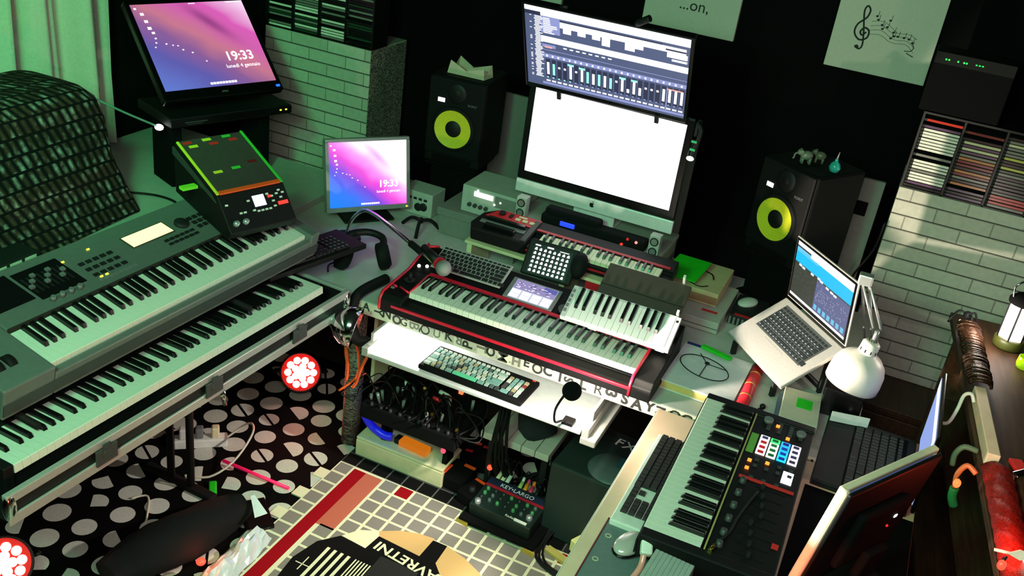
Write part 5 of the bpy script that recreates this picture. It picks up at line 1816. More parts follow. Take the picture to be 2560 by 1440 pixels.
MB().box(-1.53, -1.13, 2.862, 2.90, 0.30, 0.40, bev=.004).build('back_panel', KM, t, True)
for x in (-1.52, -1.245):
    MB().box(x, x + .02, 2.80, 2.86, 0.103, 0.299).build('leg', KM, t, True)
rnd = random.Random(31)
PLM = [SIL, GY, WH, mat('gold', (210, 180, 90), .25, 1.0), K2]
for k in range(18):
    x, y = rnd.uniform(-1.51, -1.15), rnd.uniform(2.66, 2.84)
    b = MB()
    h = rnd.uniform(.02, .05)
    b.cyl((x, y, .361), (x + rnd.uniform(-.01, .01), y + rnd.uniform(-.015, .005), .361 + h), .0055, .0065, n=10)
    b.build('plug', PLM[k % 5], t, True)
for k in range(9):
    MB().lathe([(0, .012), (.006, .012), (.008, 0)], 12, T=Tm((-1.49 + k * .04, 2.655, .3605))).build('knob', K2, t, True)
t = thing('mixer_cables', 'tangle of thin black cables spilling over the plug-filled mixer', 'cables', (-1.33, 2.7, 0.36))
t['kind'] = 'stuff'
for k in range(20):
    x, y = rnd.uniform(-1.5, -1.15), rnd.uniform(2.66, 2.84)
    dx = rnd.uniform(-.12, .12)
    pts = [(x, y, .40), (x + dx * .3, y - .03, .45 + rnd.uniform(0, .05)), (x + dx, min(2.84, y + rnd.uniform(-.02, .06)), .42), (x + dx * 1.3, max(2.62, y - rnd.uniform(.0, .08)), .385), (min(-1.12, max(-1.55, x + dx * 1.6)), 2.64 + rnd.uniform(-.02, .02), rnd.uniform(.366, .40))]
    MB().tube(pts, rnd.choice([.0022, .003, .0035]), 6).build('cable', [K, KG, RUB][k % 3], t, True)
for (x, y, z, m, lab) in ((-1.217, 2.838, .415, LEDR, 'glowing red-orange switch light under the white tray'),):
    b = MB().box(x - .009, x + .009, y - .006, y + .006, z, z + .03, bev=.003)
    b.box(x - .016, x + .016, y - .001, y + .012, z - .014, z - .001, m=1)
    tag(b.build('power_switch', [glow('switch_red', (255, 70, 40), 5), K]), lab, 'switch')
t = thing('cable_plug', 'white cable plug lying above the mixer under the tray', 'plug', (-1.25, 2.77, 0.44))
MB().cyl((-1.275, 2.775, .437), (-1.235, 2.772, .432), .0085, n=12).build('body', WH, t, True)
MB().tube([(-1.275, 2.775, .437), (-1.33, 2.80, .45), (-1.42, 2.83, .44), (-1.48, 2.845, .402)], .0035, 6).build('cord', K2, t, True)
t = thing('cable_plug', 'small red plug lying below the white plug by the mixer', 'plug', (-1.27, 2.75, 0.42))
MB().cyl((-1.285, 2.745, .422), (-1.255, 2.745, .42), .0075, n=12).build('body', RED, t, True)
MB().tube([(-1.255, 2.745, .42), (-1.22, 2.73, .415), (-1.19, 2.70, .40), (-1.18, 2.69, .362)], .003, 6).build('cord', K2, t, True)
o = MB().ball((-1.475, 2.755, 0.318), .016, sc=(1.2, .7, 1)).ball((-1.44, 2.745, 0.306), .012).build('blue_lamp', glow('bright_blue_led', (30, 70, 255), 4))
tag(o, 'bright blue glowing light at the front of the plug-filled mixer', 'light')
light('blue_glow', 'POINT', (-1.46, 2.70, 0.29), None, .25, (.05, .1, 1), .02)

# hanging black cable bundle
b = MB()
rnd = random.Random(17)
for k in range(12):
    x = -1.005 + rnd.uniform(-.022, .022)
    y = 2.762 + rnd.uniform(-.02, .02)
    b.tube([(x, y + .03, .61), (x + rnd.uniform(-.01, .01), y, .45), (x + rnd.uniform(-.015, .015), y + .0, .28), (x + rnd.uniform(-.02, .02), y + .07, .15), (x + rnd.uniform(-.02, .02), y + .14, .04)], rnd.choice([.004, .005, .006]), 6)
o = b.build('cable_bundle', RUB)
tag(o, 'thick bundle of black cables hanging from the tray to the floor', 'cables')

# white plank bench with a black bag under the tray
t = thing('bench', 'low bench with a white planked top under the tray, dark bag on it', 'bench', (-0.95, 2.93, 0.0135))
b = MB()
for k in range(5):
    b.box(-1.11 + k * .056, -1.0565 + k * .056, 2.822, 3.04, 0.272, 0.30, bev=.002)
b.build('planked_top', mat('white_planks', (196, 190, 180), .6), t, True)
for x, y in ((-1.08, 2.885), (-.86, 2.885), (-1.08, 3.01), (-.86, 3.01)):
    MB().box(x - .012, x + .012, y - .012, y + .012, .0135, .271).build('leg', K2, t, True)
b = MB()
rings = []
for j, (z, s) in enumerate(((.3015, .8), (.33, 1.0), (.38, .95), (.43, .75), (.46, .4))):
    rings.append([b._v((-.935 + s * (.075 + .012 * math.sin(3 * a + j)) * math.cos(a), 2.93 + s * (.07 + .010 * math.cos(4 * a + j)) * math.sin(a), z)) for a in [i * 2 * PI / 20 for i in range(20)]])
for A, B in zip(rings, rings[1:]):
    for i in range(20):
        b._f((A[i], A[(i + 1) % 20], B[(i + 1) % 20], B[i]), 0, True)
b._f(rings[0][::-1])
b._f(rings[-1])
tag(b.build('bag', mat('dark_blue_cloth', (24, 28, 36), .85, bump=.5, scale=60)), 'crumpled dark blue-black bag on the white planked bench', 'bag')

# pedals with orange tape strips
def pedal(x, y, w, d, h, yaw, label):
    t = thing('effect_pedal', label, 'pedal', (x, y, .0135), (0, 0, yaw), 'pedals under the tray')
    MB().box(-w / 2, w / 2, -d / 2, d / 2, 0, h, bev=.005).build('body', KM, t)
    return t
t = pedal(-1.185, 2.84, .10, .13, .055, R(-5), 'black pedal with two orange tape strips at the rug edge')
MB().box(-.045, -.033, -.06, .01, .0555, .060, bev=.001).build('tape_strip', ORTAPE, t)
MB().box(.0, .048, .035, .050, .0555, .060, bev=.001).build('tape_strip', ORTAPE, t)
t = pedal(-1.085, 2.785, .085, .12, .05, R(-15), 'black pedal with one orange tape strip beside the small mixer')
MB().box(-.035, .038, .036, .048, .0505, .055, bev=.001).build('tape_strip', ORTAPE, t)
MB().lathe([(0, .016), (.012, .016), (.014, 0)], 16, T=Tm((0, -.02, .0505))).build('knob', K2, t)
t = pedal(-1.17, 2.985, .13, .11, .07, R(10), 'black pedal with red lights under the tray behind the taped pedals')
for x, y, m in ((-.03, .03, ORTAPE), (.01, .02, RED), (-.05, -.03, RED)):
    MB().box(x, x + .03, y, y + .012, .0705, .074).build('tape_strip', m, t)
MB().ball((.05, -.03, .074), .008).build('light', glow('pedal_red', (255, 80, 60), 6), t)
t = thing('indicator_lamp', 'glowing red round lamp on a stub between the pedals and the cable bundle', 'light', (-1.07, 2.868, .0135))
MB().cyl((-1.07, 2.868, .0135), (-1.07, 2.868, .105), .006, n=10).build('post', K, t, True)
MB().ball((-1.07, 2.866, .116), .011).build('lamp', glow('strong_red', (255, 60, 40), 3), t, True)
o = MB().ball((-1.20, 2.70, .245), .010, sc=(1, .7, 1.2)).build('red_indicator', glow('rose_led', (255, 60, 90), 2.2))
tag(o, 'small rose-red indicator light hanging right of the mixer', 'light')
b = MB().tube([(-1.20, 2.702, .252), (-1.20, 2.74, .29), (-1.21, 2.78, .33)], .003, 6)
tag(b.build('indicator_wire', K), 'short black wire holding the rose-red indicator light', 'wire')

# small keys mixer on its black board
t = thing('board', 'black floor board with yellow feet under the small mixer', 'board', (-.92, 2.74, .0135))
BM_ = Tm((-.915, 2.735, .0135), R(-2))
MB(BM_).box(-.155, .155, -.115, .115, .020, .034, bev=.003).build('plate', KM, t, True)
for x, y in ((-.145, -.095), (.13, -.10), (-.145, .09), (.13, .09)):
    MB(BM_).prism([(x - .02, y - .015), (x + .03, y - .02), (x + .01, y + .03)], 0, .019).build('foot', mat('yellow_foot', (200, 160, 60), .6), t, True)
t = thing('keys_mixer', 'small green-black mixer with a red stripe and white lettering at the rug edge', 'mixer', (-.92, 2.735, .058), (R(6), 0, R(-3)))
MB().box(-.125, .125, -.085, .085, 0, .055, bev=.004).build('body', mat('dark_green_metal', (22, 40, 36), .45, .3), t)
MB().box(-.122, .122, .030, .043, .0552, .0560).build('red_stripe', mat('mixer_red', (150, 20, 36), .5), t)
MB().box(-.122, .122, .0435, .075, .0552, .0558).build('blue_stripe', mat('mixer_navy', (20, 34, 60), .5), t)
b = MB()
b.text('KEY•LARGO', .026, Tm((.0, .058, .056)), 0, .0003)
b.text('Radial', .016, Tm((.035, -.068, .0556)), 0, .0003)
b.build('lettering', WH, t)
rnd = random.Random(3)
for i in range(7):
    for j in range(3):
        m = [mat('mixer_knob_grey', (70, 90, 84), .4), mat('mixer_knob_green', (60, 130, 80), .4), mat('mixer_knob_dark', (28, 40, 38), .4)][rnd.choice([0, 1, 2, 2])]
        MB().lathe([(0, .012), (.006, .012), (.0075, 0)], 12, T=Tm((-.1 + i * .033, .014 - j * .026, .0552))).build('knob', m, t)
MB().lathe([(0, .016), (.011, .015), (.012, 0)], 16, T=Tm((-.10, -.066, .0552))).build('footswitch', SIL, t)
MB().lathe([(0, .016), (.011, .015), (.012, 0)], 16, T=Tm((.10, -.04, .0552))).build('footswitch', SIL, t)
MB().box(.055, .105, -.078, -.066, .0552, .060, bev=.001).build('footswitch_bar', WH, t)
MP = Tm((-.92, 2.735, .058), R(-3), R(6))
for k, (x, h, m, lab) in enumerate(((-.105, .055, CREAM, 'first'), (-.085, .055, CREAM, 'second'), (-.065, .058, WH, 'third'), (-.01, .03, mat('pale_green_plug', (170, 200, 120), .5), ''), (.012, .03, mat('amber_plug', (255, 150, 30), .4), ''), (.035, .03, mat('pink_plug', (240, 50, 100), .4), ''), (.06, .03, K2, ''))):
    names = ['cream jack plug at the back of the small mixer, leftmost of three', 'cream jack plug at the back of the small mixer, middle of three', 'whiter jack plug at the back of the small mixer, right of the cream pair', 'pale green plug at the back of the small mixer', 'amber plug at the back of the small mixer', 'pink plug at the back of the small mixer', 'black plug at the back of the small mixer, right of the pink one']
    t2 = thing('jack_plug', names[k], 'plug', MP @ Vector((x, .088, .03)), (0, 0, R(-3)), 'plugs at the back of the small mixer')
    MB(MP).cyl((x, .0865, .035), (x, .092 + h, .05), .0085, .0075, n=12).build('body', m, t2, True)
    tipm = [K, K, K, WH, mat('rose_tip', (230, 60, 120), .4), mat('orange_tip', (255, 130, 40), .4), K][k]
    p0 = MP @ Vector((x, .0925 + h, .05))
    MB().cyl(p0, p0 + Vector((0, .014, .012)), .006, n=10).build('tip', tipm, t2, True)
    MB().tube([p0 + Vector((0, .014, .012)), p0 + Vector((.008, .025, .035)), p0 + Vector((.02, .028, .02)), p0 + Vector((.03, .022, -.02))], .003, 6).build('cord', K, t2, True)
b = MB().tube([(-.80, 2.79, .10), (-.785, 2.82, .13), (-.77, 2.835, .15), (-.76, 2.82, .145), (-.775, 2.79, .115)], .0045, 8, closed=True)
tag(b.build('cable_loop', mat('pink_cable', (220, 120, 140), .5)), 'small pink cable loop at the right of the small mixer', 'cable')
b = MB()
rnd = random.Random(23)
for k in range(5):
    o_ = rnd.uniform(-.02, .02)
    b.tube([(-.97 + o_, 2.93, .05), (-.86 + o_, 2.95, .12), (-.78 + o_, 2.90, .10), (-.745 + o_ * .6, 2.80, .06), (-.755 + o_ * .4, 2.68, .022), (-.72 + o_, 2.60, .020), (-.60, 2.56 + o_, .020)], rnd.choice([.0035, .0045]), 6)
tag(b.build('floor_cables', K), 'black cables looping around the right side of the small mixer', 'cables')

# dark green amplifier under the desk at the right
t = thing('amplifier', 'dark green-black cabinet with a grey disc on top, under the desk right of the tray', 'amplifier', (-.63, 2.98, .0135))
AG = mat('dark_green_vinyl', (30, 44, 42), .6, bump=.3, scale=150)
AM = Tm((-.80, 2.72, 0), R(-3))
MB(AM).box(0, .34, 0.03, .36, .0135, .335, bev=.008).build('cabinet', AG, t, True)
MB(AM).lathe([(0, .008), (.085, .008), (.09, 0)], 40, T=Tm((.20, .125, .3355))).build('disc', mat('slate_disc', (84, 96, 98), .5), t, True)
MB(AM).box(.205, .265, .135, .20, .3442, .3455).build('blue_label', mat('petrol_label', (44, 84, 96), .5), t, True)
b = MB(AM)
b.text('FX', .07, Tm((.185, .295, .3362), R(-5)), 0, .0008)
b.build('lettering', WH, t, True)
MB(AM).box(.01, .33, .32, .33, .336, .345, bev=.002).build('handle', K2, t, True)
t = thing('sponge_block', 'pale yellow block lying on a wooden slat under the right desk edge', 'block', (-.63, 2.66, .03))
MB(Tm((-.66, 2.70, .031), R(-25))).box(0, .075, 0, .06, 0, .05, bev=.004).build('body', mat('pale_yellow', (236, 226, 150), .7), t, True)
o = MB(Tm((-.73, 2.69, .0135), R(-18))).box(0, .34, -.03, 0, 0, .016, bev=.002).build('wood_slat', mat('yellow_wood', (190, 170, 90), .6))
tag(o, 'narrow yellowish wooden slat on the floor under the pale yellow block', 'slat')

# ---------------------------------------------------------------- left floor: bag, sticks, cables
t = thing('power_strip', 'white power strip with plugs and a white adapter behind the stand leg', 'power strip', (-2.14, 2.45, .0075))
MB(Tm((-2.20, 2.40, .0075), R(40))).box(0, .20, 0, .05, 0, .038, bev=.005).build('body', WH, t, True)
for k in range(3):
    MB(Tm((-2.20, 2.40, .0075), R(40))).box(.02 + k * .06, .05 + k * .06, .008, .042, .0385, .085, bev=.006).build('plug', [WH, GY, CREAM][k], t, True)
b = MB()
b.tube([(-2.07, 2.55, .03), (-2.0, 2.60, .10), (-1.93, 2.53, .12), (-1.93, 2.42, .06), (-1.98, 2.34, .015), (-2.06, 2.30, .012), (-1.97, 2.27, .012), (-2.12, 2.22, .012)], .0045, 8)
tag(b.build('white_cable', mat('white_cable', (206, 200, 180), .5)), 'white cable looping up from the power strip onto the dotted rug', 'cable')
b = MB().tube([(-2.34, 2.39, .012), (-2.28, 2.45, .03), (-2.22, 2.48, .05), (-2.16, 2.46, .05)], .004, 8)
tag(b.build('white_cable', MATS['white_cable']), 'short white cable running left from the power strip', 'cable')
b = MB().tube([(-2.13, 2.10, .010), (-2.09, 2.14, .010), (-2.02, 2.06, .010), (-2.00, 2.03, .010)], .004, 8)
tag(b.build('cable_tie', MATS['white_cable']), 'small pale cable end lying on the dotted rug before the black bag', 'cable')
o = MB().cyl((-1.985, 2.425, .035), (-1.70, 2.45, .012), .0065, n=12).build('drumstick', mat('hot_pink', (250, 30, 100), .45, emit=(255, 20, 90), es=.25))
tag(o, 'bright pink stick lying across the dotted rug', 'stick')
o = MB(Tm((-1.93, 2.30, .0075), R(-50))).box(-.03, .04, -.014, .014, 0, .016, bev=.005).build('green_clip', GSTICK)
tag(o, 'bright green clip on the dotted rug above the black bag', 'clip')
b = MB()
n = 26
def bagring(c, r1, r2, dirv, k):
    d = Vector(dirv).normalized()
    s_ = d.cross(Vector((0, 0, 1))).normalized()
    return [b._v(Vector(c) + s_ * (r1 * (1 + .10 * math.sin(3 * a + k)) * math.cos(a)) + Vector((0, 0, 1)) * (r2 * (1 + .10 * math.sin(5 * a + 2 * k)) * max(-.93, math.sin(a)))) for a in [i * 2 * PI / n for i in range(n)]]
P0, P1 = Vector((-1.735, 2.22, .078)), Vector((-1.865, 1.72, .088))
rings = []
for k in range(9):
    f = k / 8
    s_ = math.sin(PI * (0.12 + .76 * f)) ** .5
    rings.append(bagring(P0.lerp(P1, f), .095 * s_, .072 * s_, P1 - P0, k))
for A, B in zip(rings, rings[1:]):
    for i in range(n):
        b._f((A[i], A[(i + 1) % n], B[(i + 1) % n], B[i]), 0, True)
b._f(rings[0])
b._f(rings[-1][::-1])
tag(b.build('cloth_bag', mat('black_bag_cloth', (14, 13, 14), .9, spec=.2, bump=.6, scale=50)), 'long black soft bag lying on the dotted rug', 'bag')
t = thing('plastic_bag', 'crumpled clear plastic bag glowing red inside, beside the black bag', 'bag', (-1.66, 2.0, .014))
PLAS = mat('clear_film', (214, 218, 218), .2, .15, spec=.8, bump=.8, scale=35)
b = MB()
rnd = random.Random(41)
G = []
for i in range(13):
    f = i / 12
    row = []
    for j in range(9):
        g = j / 8
        p = Vector((-1.70 + .125 * g + .02 * math.sin(3 * f), 2.19 - .36 * f, 0)).lerp(Vector((-1.65 + .05 * g, 2.19 - .36 * f, 0)), .3)
        h = .016 + .05 * math.sin(PI * min(1, max(0, g))) * (0.5 + .5 * math.sin(PI * f)) + rnd.uniform(-.010, .012)
        row.append(b._v((p.x, p.y, max(.015, h))))
    G.append(row)
for A, B in zip(G, G[1:]):
    for j in range(8):
        b._f((A[j], A[j + 1], B[j + 1], B[j]))
b.build('film', PLAS, t, True)
o = MB().ball((-1.672, 1.93, .075), .016, sc=(1, 1, .7)).build('red_lamp', glow('strong_red', (255, 60, 40), 3))
tag(o, 'glowing red light at the side of the clear plastic bag', 'light')
light('red_bag_glow', 'POINT', (-1.665, 1.94, .12), None, .35, (1, .12, .05), .02)
o = MB(Tm((-1.70, 2.235, .125), R(-38), R(10))).prism([(0, -.008), (.11, -.022), (.11, .022), (0, .006)], 0, .003).build('bright_tag', mat('bright_paper', (240, 244, 244), .4))
tag(o, 'bright white triangular paper lying at the top of the black bag', 'paper')
b = MB(Tm((-1.69, 2.245, .008), R(-40)))
b.box(-.10, .06, -.05, .05, 0, .020, bev=.004)
tag(b.build('black_case', KG), 'shiny black flat case lying behind the black bag', 'case')

# ---------------------------------------------------------------- covered instrument with a woven blanket
m = bpy.data.materials.new('woven_blanket')
m.use_nodes = True
nt = m.node_tree
p = nt.nodes['Principled BSDF']
p.inputs['Roughness'].default_value = .95
p.inputs['Specular IOR Level'].default_value = .1
tc = nt.nodes.new('ShaderNodeTexCoord')
sx = nt.nodes.new('ShaderNodeSeparateXYZ')
nt.links.new(tc.outputs['Object'], sx.inputs[0])
def nm(op, a, c=0.0):
    nd = nt.nodes.new('ShaderNodeMath')
    nd.operation = op
    for i, v in enumerate((a, c)):
        if isinstance(v, (int, float)):
            nd.inputs[i].default_value = v
        else:
            nt.links.new(v, nd.inputs[i])
    return nd.outputs[0]
vv = nm('SUBTRACT', sx.outputs['Z'], sx.outputs['X'])
rowi = nm('FLOOR', nm('DIVIDE', vv, .066))
ph = nm('DIVIDE', nm('ADD', nm('ADD', sx.outputs['Y'], nm('MULTIPLY', vv, .42)), nm('MULTIPLY', rowi, .016)), .034)
tt = nm('FRACT', ph)
fr = nm('FRACT', nm('DIVIDE', vv, .066))
edge = nm('MULTIPLY', nm('GREATER_THAN', fr, .12), nm('LESS_THAN', fr, .95))
st = nm('MULTIPLY', nm('SUBTRACT', 1.0, nm('ABSOLUTE', nm('SUBTRACT', nm('MULTIPLY', tt, 2.6), 1.0), 0.0)), edge)
no = nt.nodes.new('ShaderNodeTexNoise')
no.inputs['Scale'].default_value = 140
nt.links.new(tc.outputs['Object'], no.inputs['Vector'])
mx = nt.nodes.new('ShaderNodeMix')
mx.data_type = 'RGBA'
mx.inputs['A'].default_value = (*lin((22, 20, 22)), 1)
n2 = nt.nodes.new('ShaderNodeTexNoise')
n2.inputs['Scale'].default_value = 26
nt.links.new(tc.outputs['Object'], n2.inputs['Vector'])
cr = nt.nodes.new('ShaderNodeValToRGB')
for e_, (ps_, c_) in zip([cr.color_ramp.elements[0], cr.color_ramp.elements[1], cr.color_ramp.elements.new(.5)], [(.3, (70, 58, 50)), (.7, (126, 122, 120)), (.5, (96, 70, 62))]):
    e_.position = ps_
    e_.color = (*lin(c_), 1)
nt.links.new(n2.outputs['Fac'], cr.inputs['Fac'])
nt.links.new(cr.outputs['Color'], mx.inputs['B'])
nt.links.new(nm('MULTIPLY', st, nm('ADD', no.outputs['Fac'], .35)), mx.inputs['Factor'])
nt.links.new(mx.outputs['Result'], p.inputs['Base Color'])
b = MB()
def rr(x0, x1, y0, y1, r, z, wob):
    pts = []
    for (cx_, cy_, a0) in ((x1 - r, y1 - r, 0), (x0 + r, y1 - r, 90), (x0 + r, y0 + r, 180), (x1 - r, y0 + r, 270)):
        for k in range(9):
            a = R(a0 + k * 90 / 8)
            pts.append((cx_ + r * math.cos(a), cy_ + r * math.sin(a)))
    out = []
    L = len(pts)
    for i in range(L):
        for s_ in range(3):
            q = Vector(pts[i]).lerp(Vector(pts[(i + 1) % L]), s_ / 3)
            w_ = wob * (math.sin(q.y * 26 + z * 4) * .6 + math.sin(q.y * 11 + 2 + z * 7) + math.sin(q.x * 19))
            out.append(b._v((q.x + w_, q.y + w_ * .6, z + wob * .3 * math.sin(q.y * 15))))
    return out
rings = [rr(-3.13, -2.665, 1.50, 2.80, .05, .757, .012), rr(-3.12, -2.68, 1.52, 2.77, .06, .85, .011), rr(-3.11, -2.70, 1.58, 2.72, .07, 1.0, .009), rr(-3.10, -2.71, 1.62, 2.70, .07, 1.15, .006), rr(-3.09, -2.72, 1.63, 2.67, .07, 1.235, .004), rr(-3.08, -2.75, 1.66, 2.63, .07, 1.272, .004), rr(-3.03, -2.80, 1.72, 2.57, .05, 1.288, .003)]
for A, B in zip(rings, rings[1:]):
    for i in range(len(A)):
        b._f((A[i], A[(i + 1) % len(A)], B[(i + 1) % len(A)], B[i]), 0, True)
b._f(rings[-1])
tag(b.build('woven_blanket', m), 'dark patterned woven blanket draped over a bulky box on the white side desk', 'blanket')
b = MB().tube([(-2.87, 2.45, 1.28), (-2.83, 2.56, 1.275), (-2.79, 2.68, 1.215), (-2.77, 2.82, 1.13), (-2.76, 2.97, 1.045)], .0045, 8)
t = thing('gooseneck_light', 'thin gooseneck light with a glowing white tip, leaning over the woven blanket', 'lamp', (-2.87, 2.45, 1.28))
b.build('neck', mat('mint_rubber', (120, 170, 150), .4), t, True)
MB().ball((-2.757, 2.985, 1.035), .016, sc=(1.2, 1, .8)).build('tip', glow('white_tip', (245, 255, 255), 4), t, True)
b = MB().tube([(-2.52, 2.80, .758), (-2.57, 2.88, .758), (-2.64, 2.93, .758), (-2.74, 2.93, .758), (-2.84, 2.88, .758)], .005, 8)
tag(b.build('black_cable', K), 'black cable curving over the white side desk beside the blanket', 'cable')
b = MB().tube([(-2.42, 2.78, .759), (-2.48, 2.74, .759), (-2.58, 2.66, .759), (-2.55, 2.56, .759), (-2.48, 2.50, .759)], .005, 8)
tag(b.build('black_cable', K), 'black cable curling on the white side desk behind the silver synthesizer', 'cable')
t = thing('bottle_row_box', 'small green-white striped box at the lower left edge behind the silver synthesizer', 'box', (-2.50, 2.02, .752))
MB().box(-2.56, -2.46, 1.86, 2.10, .752, .90, bev=.004).build('body', K2, t, True)
for k in range(3):
    MB().box(-2.459, -2.456, 1.92 + k * .058, 1.965 + k * .058, .82, .895, bev=.001).build('stripe', mat('pale_stripe', (170, 190, 170), .6), t, True)

# ---------------------------------------------------------------- right desk: mouse, mat, monitors, black laptop
t = thing('mouse_mat', 'blue-grey desk mat with a dark red rim and pale discs near the front', 'mat', (-.34, 1.93, .751))
MB().box(-.412, -.24, 1.78, 2.065, .751, .754, bev=.001).build('sheet', mat('slate_mat', (96, 112, 112), .6, bump=.2, scale=80), t, True)
b = MB()
b.box(-.416, -.4125, 1.776, 2.069, .751, .755)
b.box(-.416, -.24, 2.0655, 2.069, .751, .755)
b.build('rim', mat('dark_red_rim', (110, 30, 40), .6), t, True)
for x, y in ((-.392, 1.90), (-.392, 2.0)):
    MB().lathe([(.009, 0), (.009, .0006), (.005, .0006), (.005, 0)], 20, T=Tm((x, y, .7542))).build('disc', mat('pale_ring', (170, 176, 150), .6), t, True)
t = thing('computer_mouse', 'shiny black and silver computer mouse on the blue-grey mat', 'mouse', (-.335, 1.985, .7545))
MB(Tm((-.33, 1.98, .773), R(70))).ball((0, 0, 0), .055, sc=(1, .6, .34), n=22, k=12).build('body', mat('glossy_silver', (210, 200, 196), .2, .3), t, True)
MB(Tm((-.33, 1.98, .765), R(70))).ball((0, 0, 0), .058, sc=(1, .62, .17), n=22, k=12).build('base', KG, t, True)
t = MB().box(.035, .343, 1.50, 2.54, .751, .755, bev=.001).build('desk_dark_sheet', mat('dark_sheet_black', (8, 8, 9), .95, spec=.08))  # black sheet added only to darken this part of the desk
tag(t, 'black sheet added to darken the beige desk under the pale-edged monitor', 'cloth')
# hand rest things at the front edge
t = thing('ribbed_case', 'grey ribbed plastic case at the bottom edge of the beige desk', 'case', (-.2, 1.70, .752))
b = MB(Tm((-.238, 1.80, .752), R(-4)))
for k in range(9):
    b.box(k * .0105, k * .0105 + .0107, -.26, 0, 0, .19, bev=.002)
b.build('body', mat('ribbed_grey', (150, 160, 154), .5), t, True)
t = thing('tool_bag', 'black padded bag at the bottom edge below the pad controller', 'bag', (-.02, 1.72, .752))
MB().box(-.13, .25, 1.48, 1.805, .7555, .915, bev=.03, seg=3).build('body', mat('black_padding', (18, 16, 17), .9, bump=.5, scale=120), t, True)
MB().tube([(-.10, 1.815, .88), (.0, 1.818, .902), (.12, 1.815, .895)], .008, 8).build('red_piping', mat('dull_red', (150, 40, 44), .5), t, True)
t = thing('glass_stand', 'clear glossy stand arm with caught red light painted pink, beside the mouse', 'stand', (-.29, 1.9, .752))
MB().tube([(-.278, 1.905, .835), (-.275, 1.87, .80), (-.30, 1.80, .775), (-.33, 1.76, .765)], .008, 10).build('arm', mat('red_lit_gloss', (230, 150, 140), .15), t, True)  # red light on the clear arm is put into its pink colour
MB(Tm((-.276, 1.91, .84), R(20), R(30))).box(-.015, .015, -.02, .02, -.012, .012, bev=.006).build('head', WH, t, True)
MB().box(-.35, -.29, 1.72, 1.775, .7545, .77, bev=.006).build('base', K, t, True)

# monitor seen from behind
W, H = .36, .326
t = thing('monitor', 'flat monitor seen from behind with a pale edge, in the bottom right', 'monitor', (.2347, 2.2516, .874), (R(81), 0, R(-120.7)))
CRE = mat('pale_monitor_edge', (226, 206, 180), .45)
b = MB()
b.box(0, W, 0, .016, -.022, 0, bev=.002)
b.box(0, W, H - .016, H, -.018, 0, bev=.004)
b.box(0, .016, .0165, H - .0165, -.022, 0, bev=.002)
b.box(W - .018, W + .004, .0, H, -.026, 0, bev=.0095, seg=3)
b.build('frame', CRE, t)
MB().box(.0165, W - .0165, .0165, H - .0165, -.018, -.002).build('display', glow('dim_blue_display', (90, 110, 170), .5), t)
MB().box(.004, W - .004, .004, H - .004, -.034, -.0225, bev=.005).build('back_shell', K, t)
MB().box(.09, .28, .06, .24, -.058, -.0345, bev=.012).build('back_bulge', KM, t)
MB().box(.132, .142, .19, .198, -.0605, -.0585).build('light', LEDW, t)
MB().ball((.15, .165, -.0585), .0035, n=8, k=6).build('light', glow('rear_red', (255, 30, 20), 2), t)
b = MB().box(.12, .20, -.06, .10, -.082, -.0585, bev=.006)
b.build('neck', KM, t)
Mb = Matrix.Translation((.2347, 2.2516, .7555)) @ Matrix.Rotation(R(-120.7), 4, 'Z')
MB(Mb).box(.04, .26, -.05, .15, 0, .014, bev=.005).build('base', KM, t, True)
MB(Mb).box(.12, .20, .07, .10, .0145, .12, bev=.004).build('post', KM, t, True)

# open black laptop facing left
t = thing('laptop', 'open black laptop facing left with a pale blue screen, on the beige desk', 'laptop', (.045, 2.955, .752), (0, 0, R(-90)))
MB().box(0, .405, 0, .275, 0, .022, bev=.004).build('base', K2, t)
MB().box(.02, .385, .085, .25, .0222, .0228).build('key_well', KM, t)
pc_keys(t, .022, .09, .0229, .0185, .026, lambda r, i, w: KEYB, numpad=True, h=.003)
for x, y in ((.03, .06), (.33, .262)):
    MB().box(x, x + .006, y, y + .004, .0222, .0228).build('light', LEDW, t)
LM = Matrix.Translation((0, .281, .02)) @ Matrix.Rotation(R(91.5), 4, 'X')
MB(LM).box(0, .405, 0, .262, -.012, -.001, bev=.004).build('lid', KG, t)
b = MB(LM)
b.quad(((.012, .02, 0), (.393, .02, 0), (.393, .248, 0), (.012, .248, 0)), 0)
b.rect(.012, .393, .205, .248, .0004, 1)
b.rect(.34, .393, .02, .21, .0004, 1)
b.build('screen', [glow('periwinkle', (150, 172, 235), 1.0), glow('pale_lilac', (225, 230, 255), 1.3)], t)

# papers, dark speaker-like box, glasses at the back of the right desk
t = thing('paper_box', 'pale papers with a bright green square beside the desk lamp shade', 'papers', (-.04, 2.90, .752))
PB = Tm((-.10, 2.79, .752), R(4))
MB(PB).box(0, .12, 0, .20, 0, .045, bev=.002).build('stack', mat('pale_paper', (186, 184, 160), .8), t, True)
MB(PB).box(.045, .095, .085, .145, .0452, .0460).build('green_square', GSTICK, t, True)
MB(PB).box(-.014, -.001, .01, .17, 0, .03).build('blue_edge', mat('slate_blue', (70, 90, 110), .7), t, True)
t = thing('dark_box', 'black box with a pinkish top edge beside the pale papers', 'box', (.10, 3.06, .752))
DB = Tm((.0, 2.915, .752), R(2))
MB(DB).box(.01, .135, .05, .17, 0, .10, bev=.004).build('body', KG, t, True)
MB(DB).box(.01, .135, .165, .171, .1005, .104).build('edge', mat('dull_pink', (130, 90, 84), .5), t, True)
o = MB(Tm((.05, 2.90, .7755), R(14))).box(0, .12, 0, .005, 0, .035, bev=.001).build('white_card', WH)
o.location = (0, 0, 0)
tag(o, 'thin white card standing on edge behind the black laptop', 'card')
t = thing('earbuds', 'black earbuds with pale tips lying on the desk beside the red roll', 'earphones', (-.12, 2.83, .752))
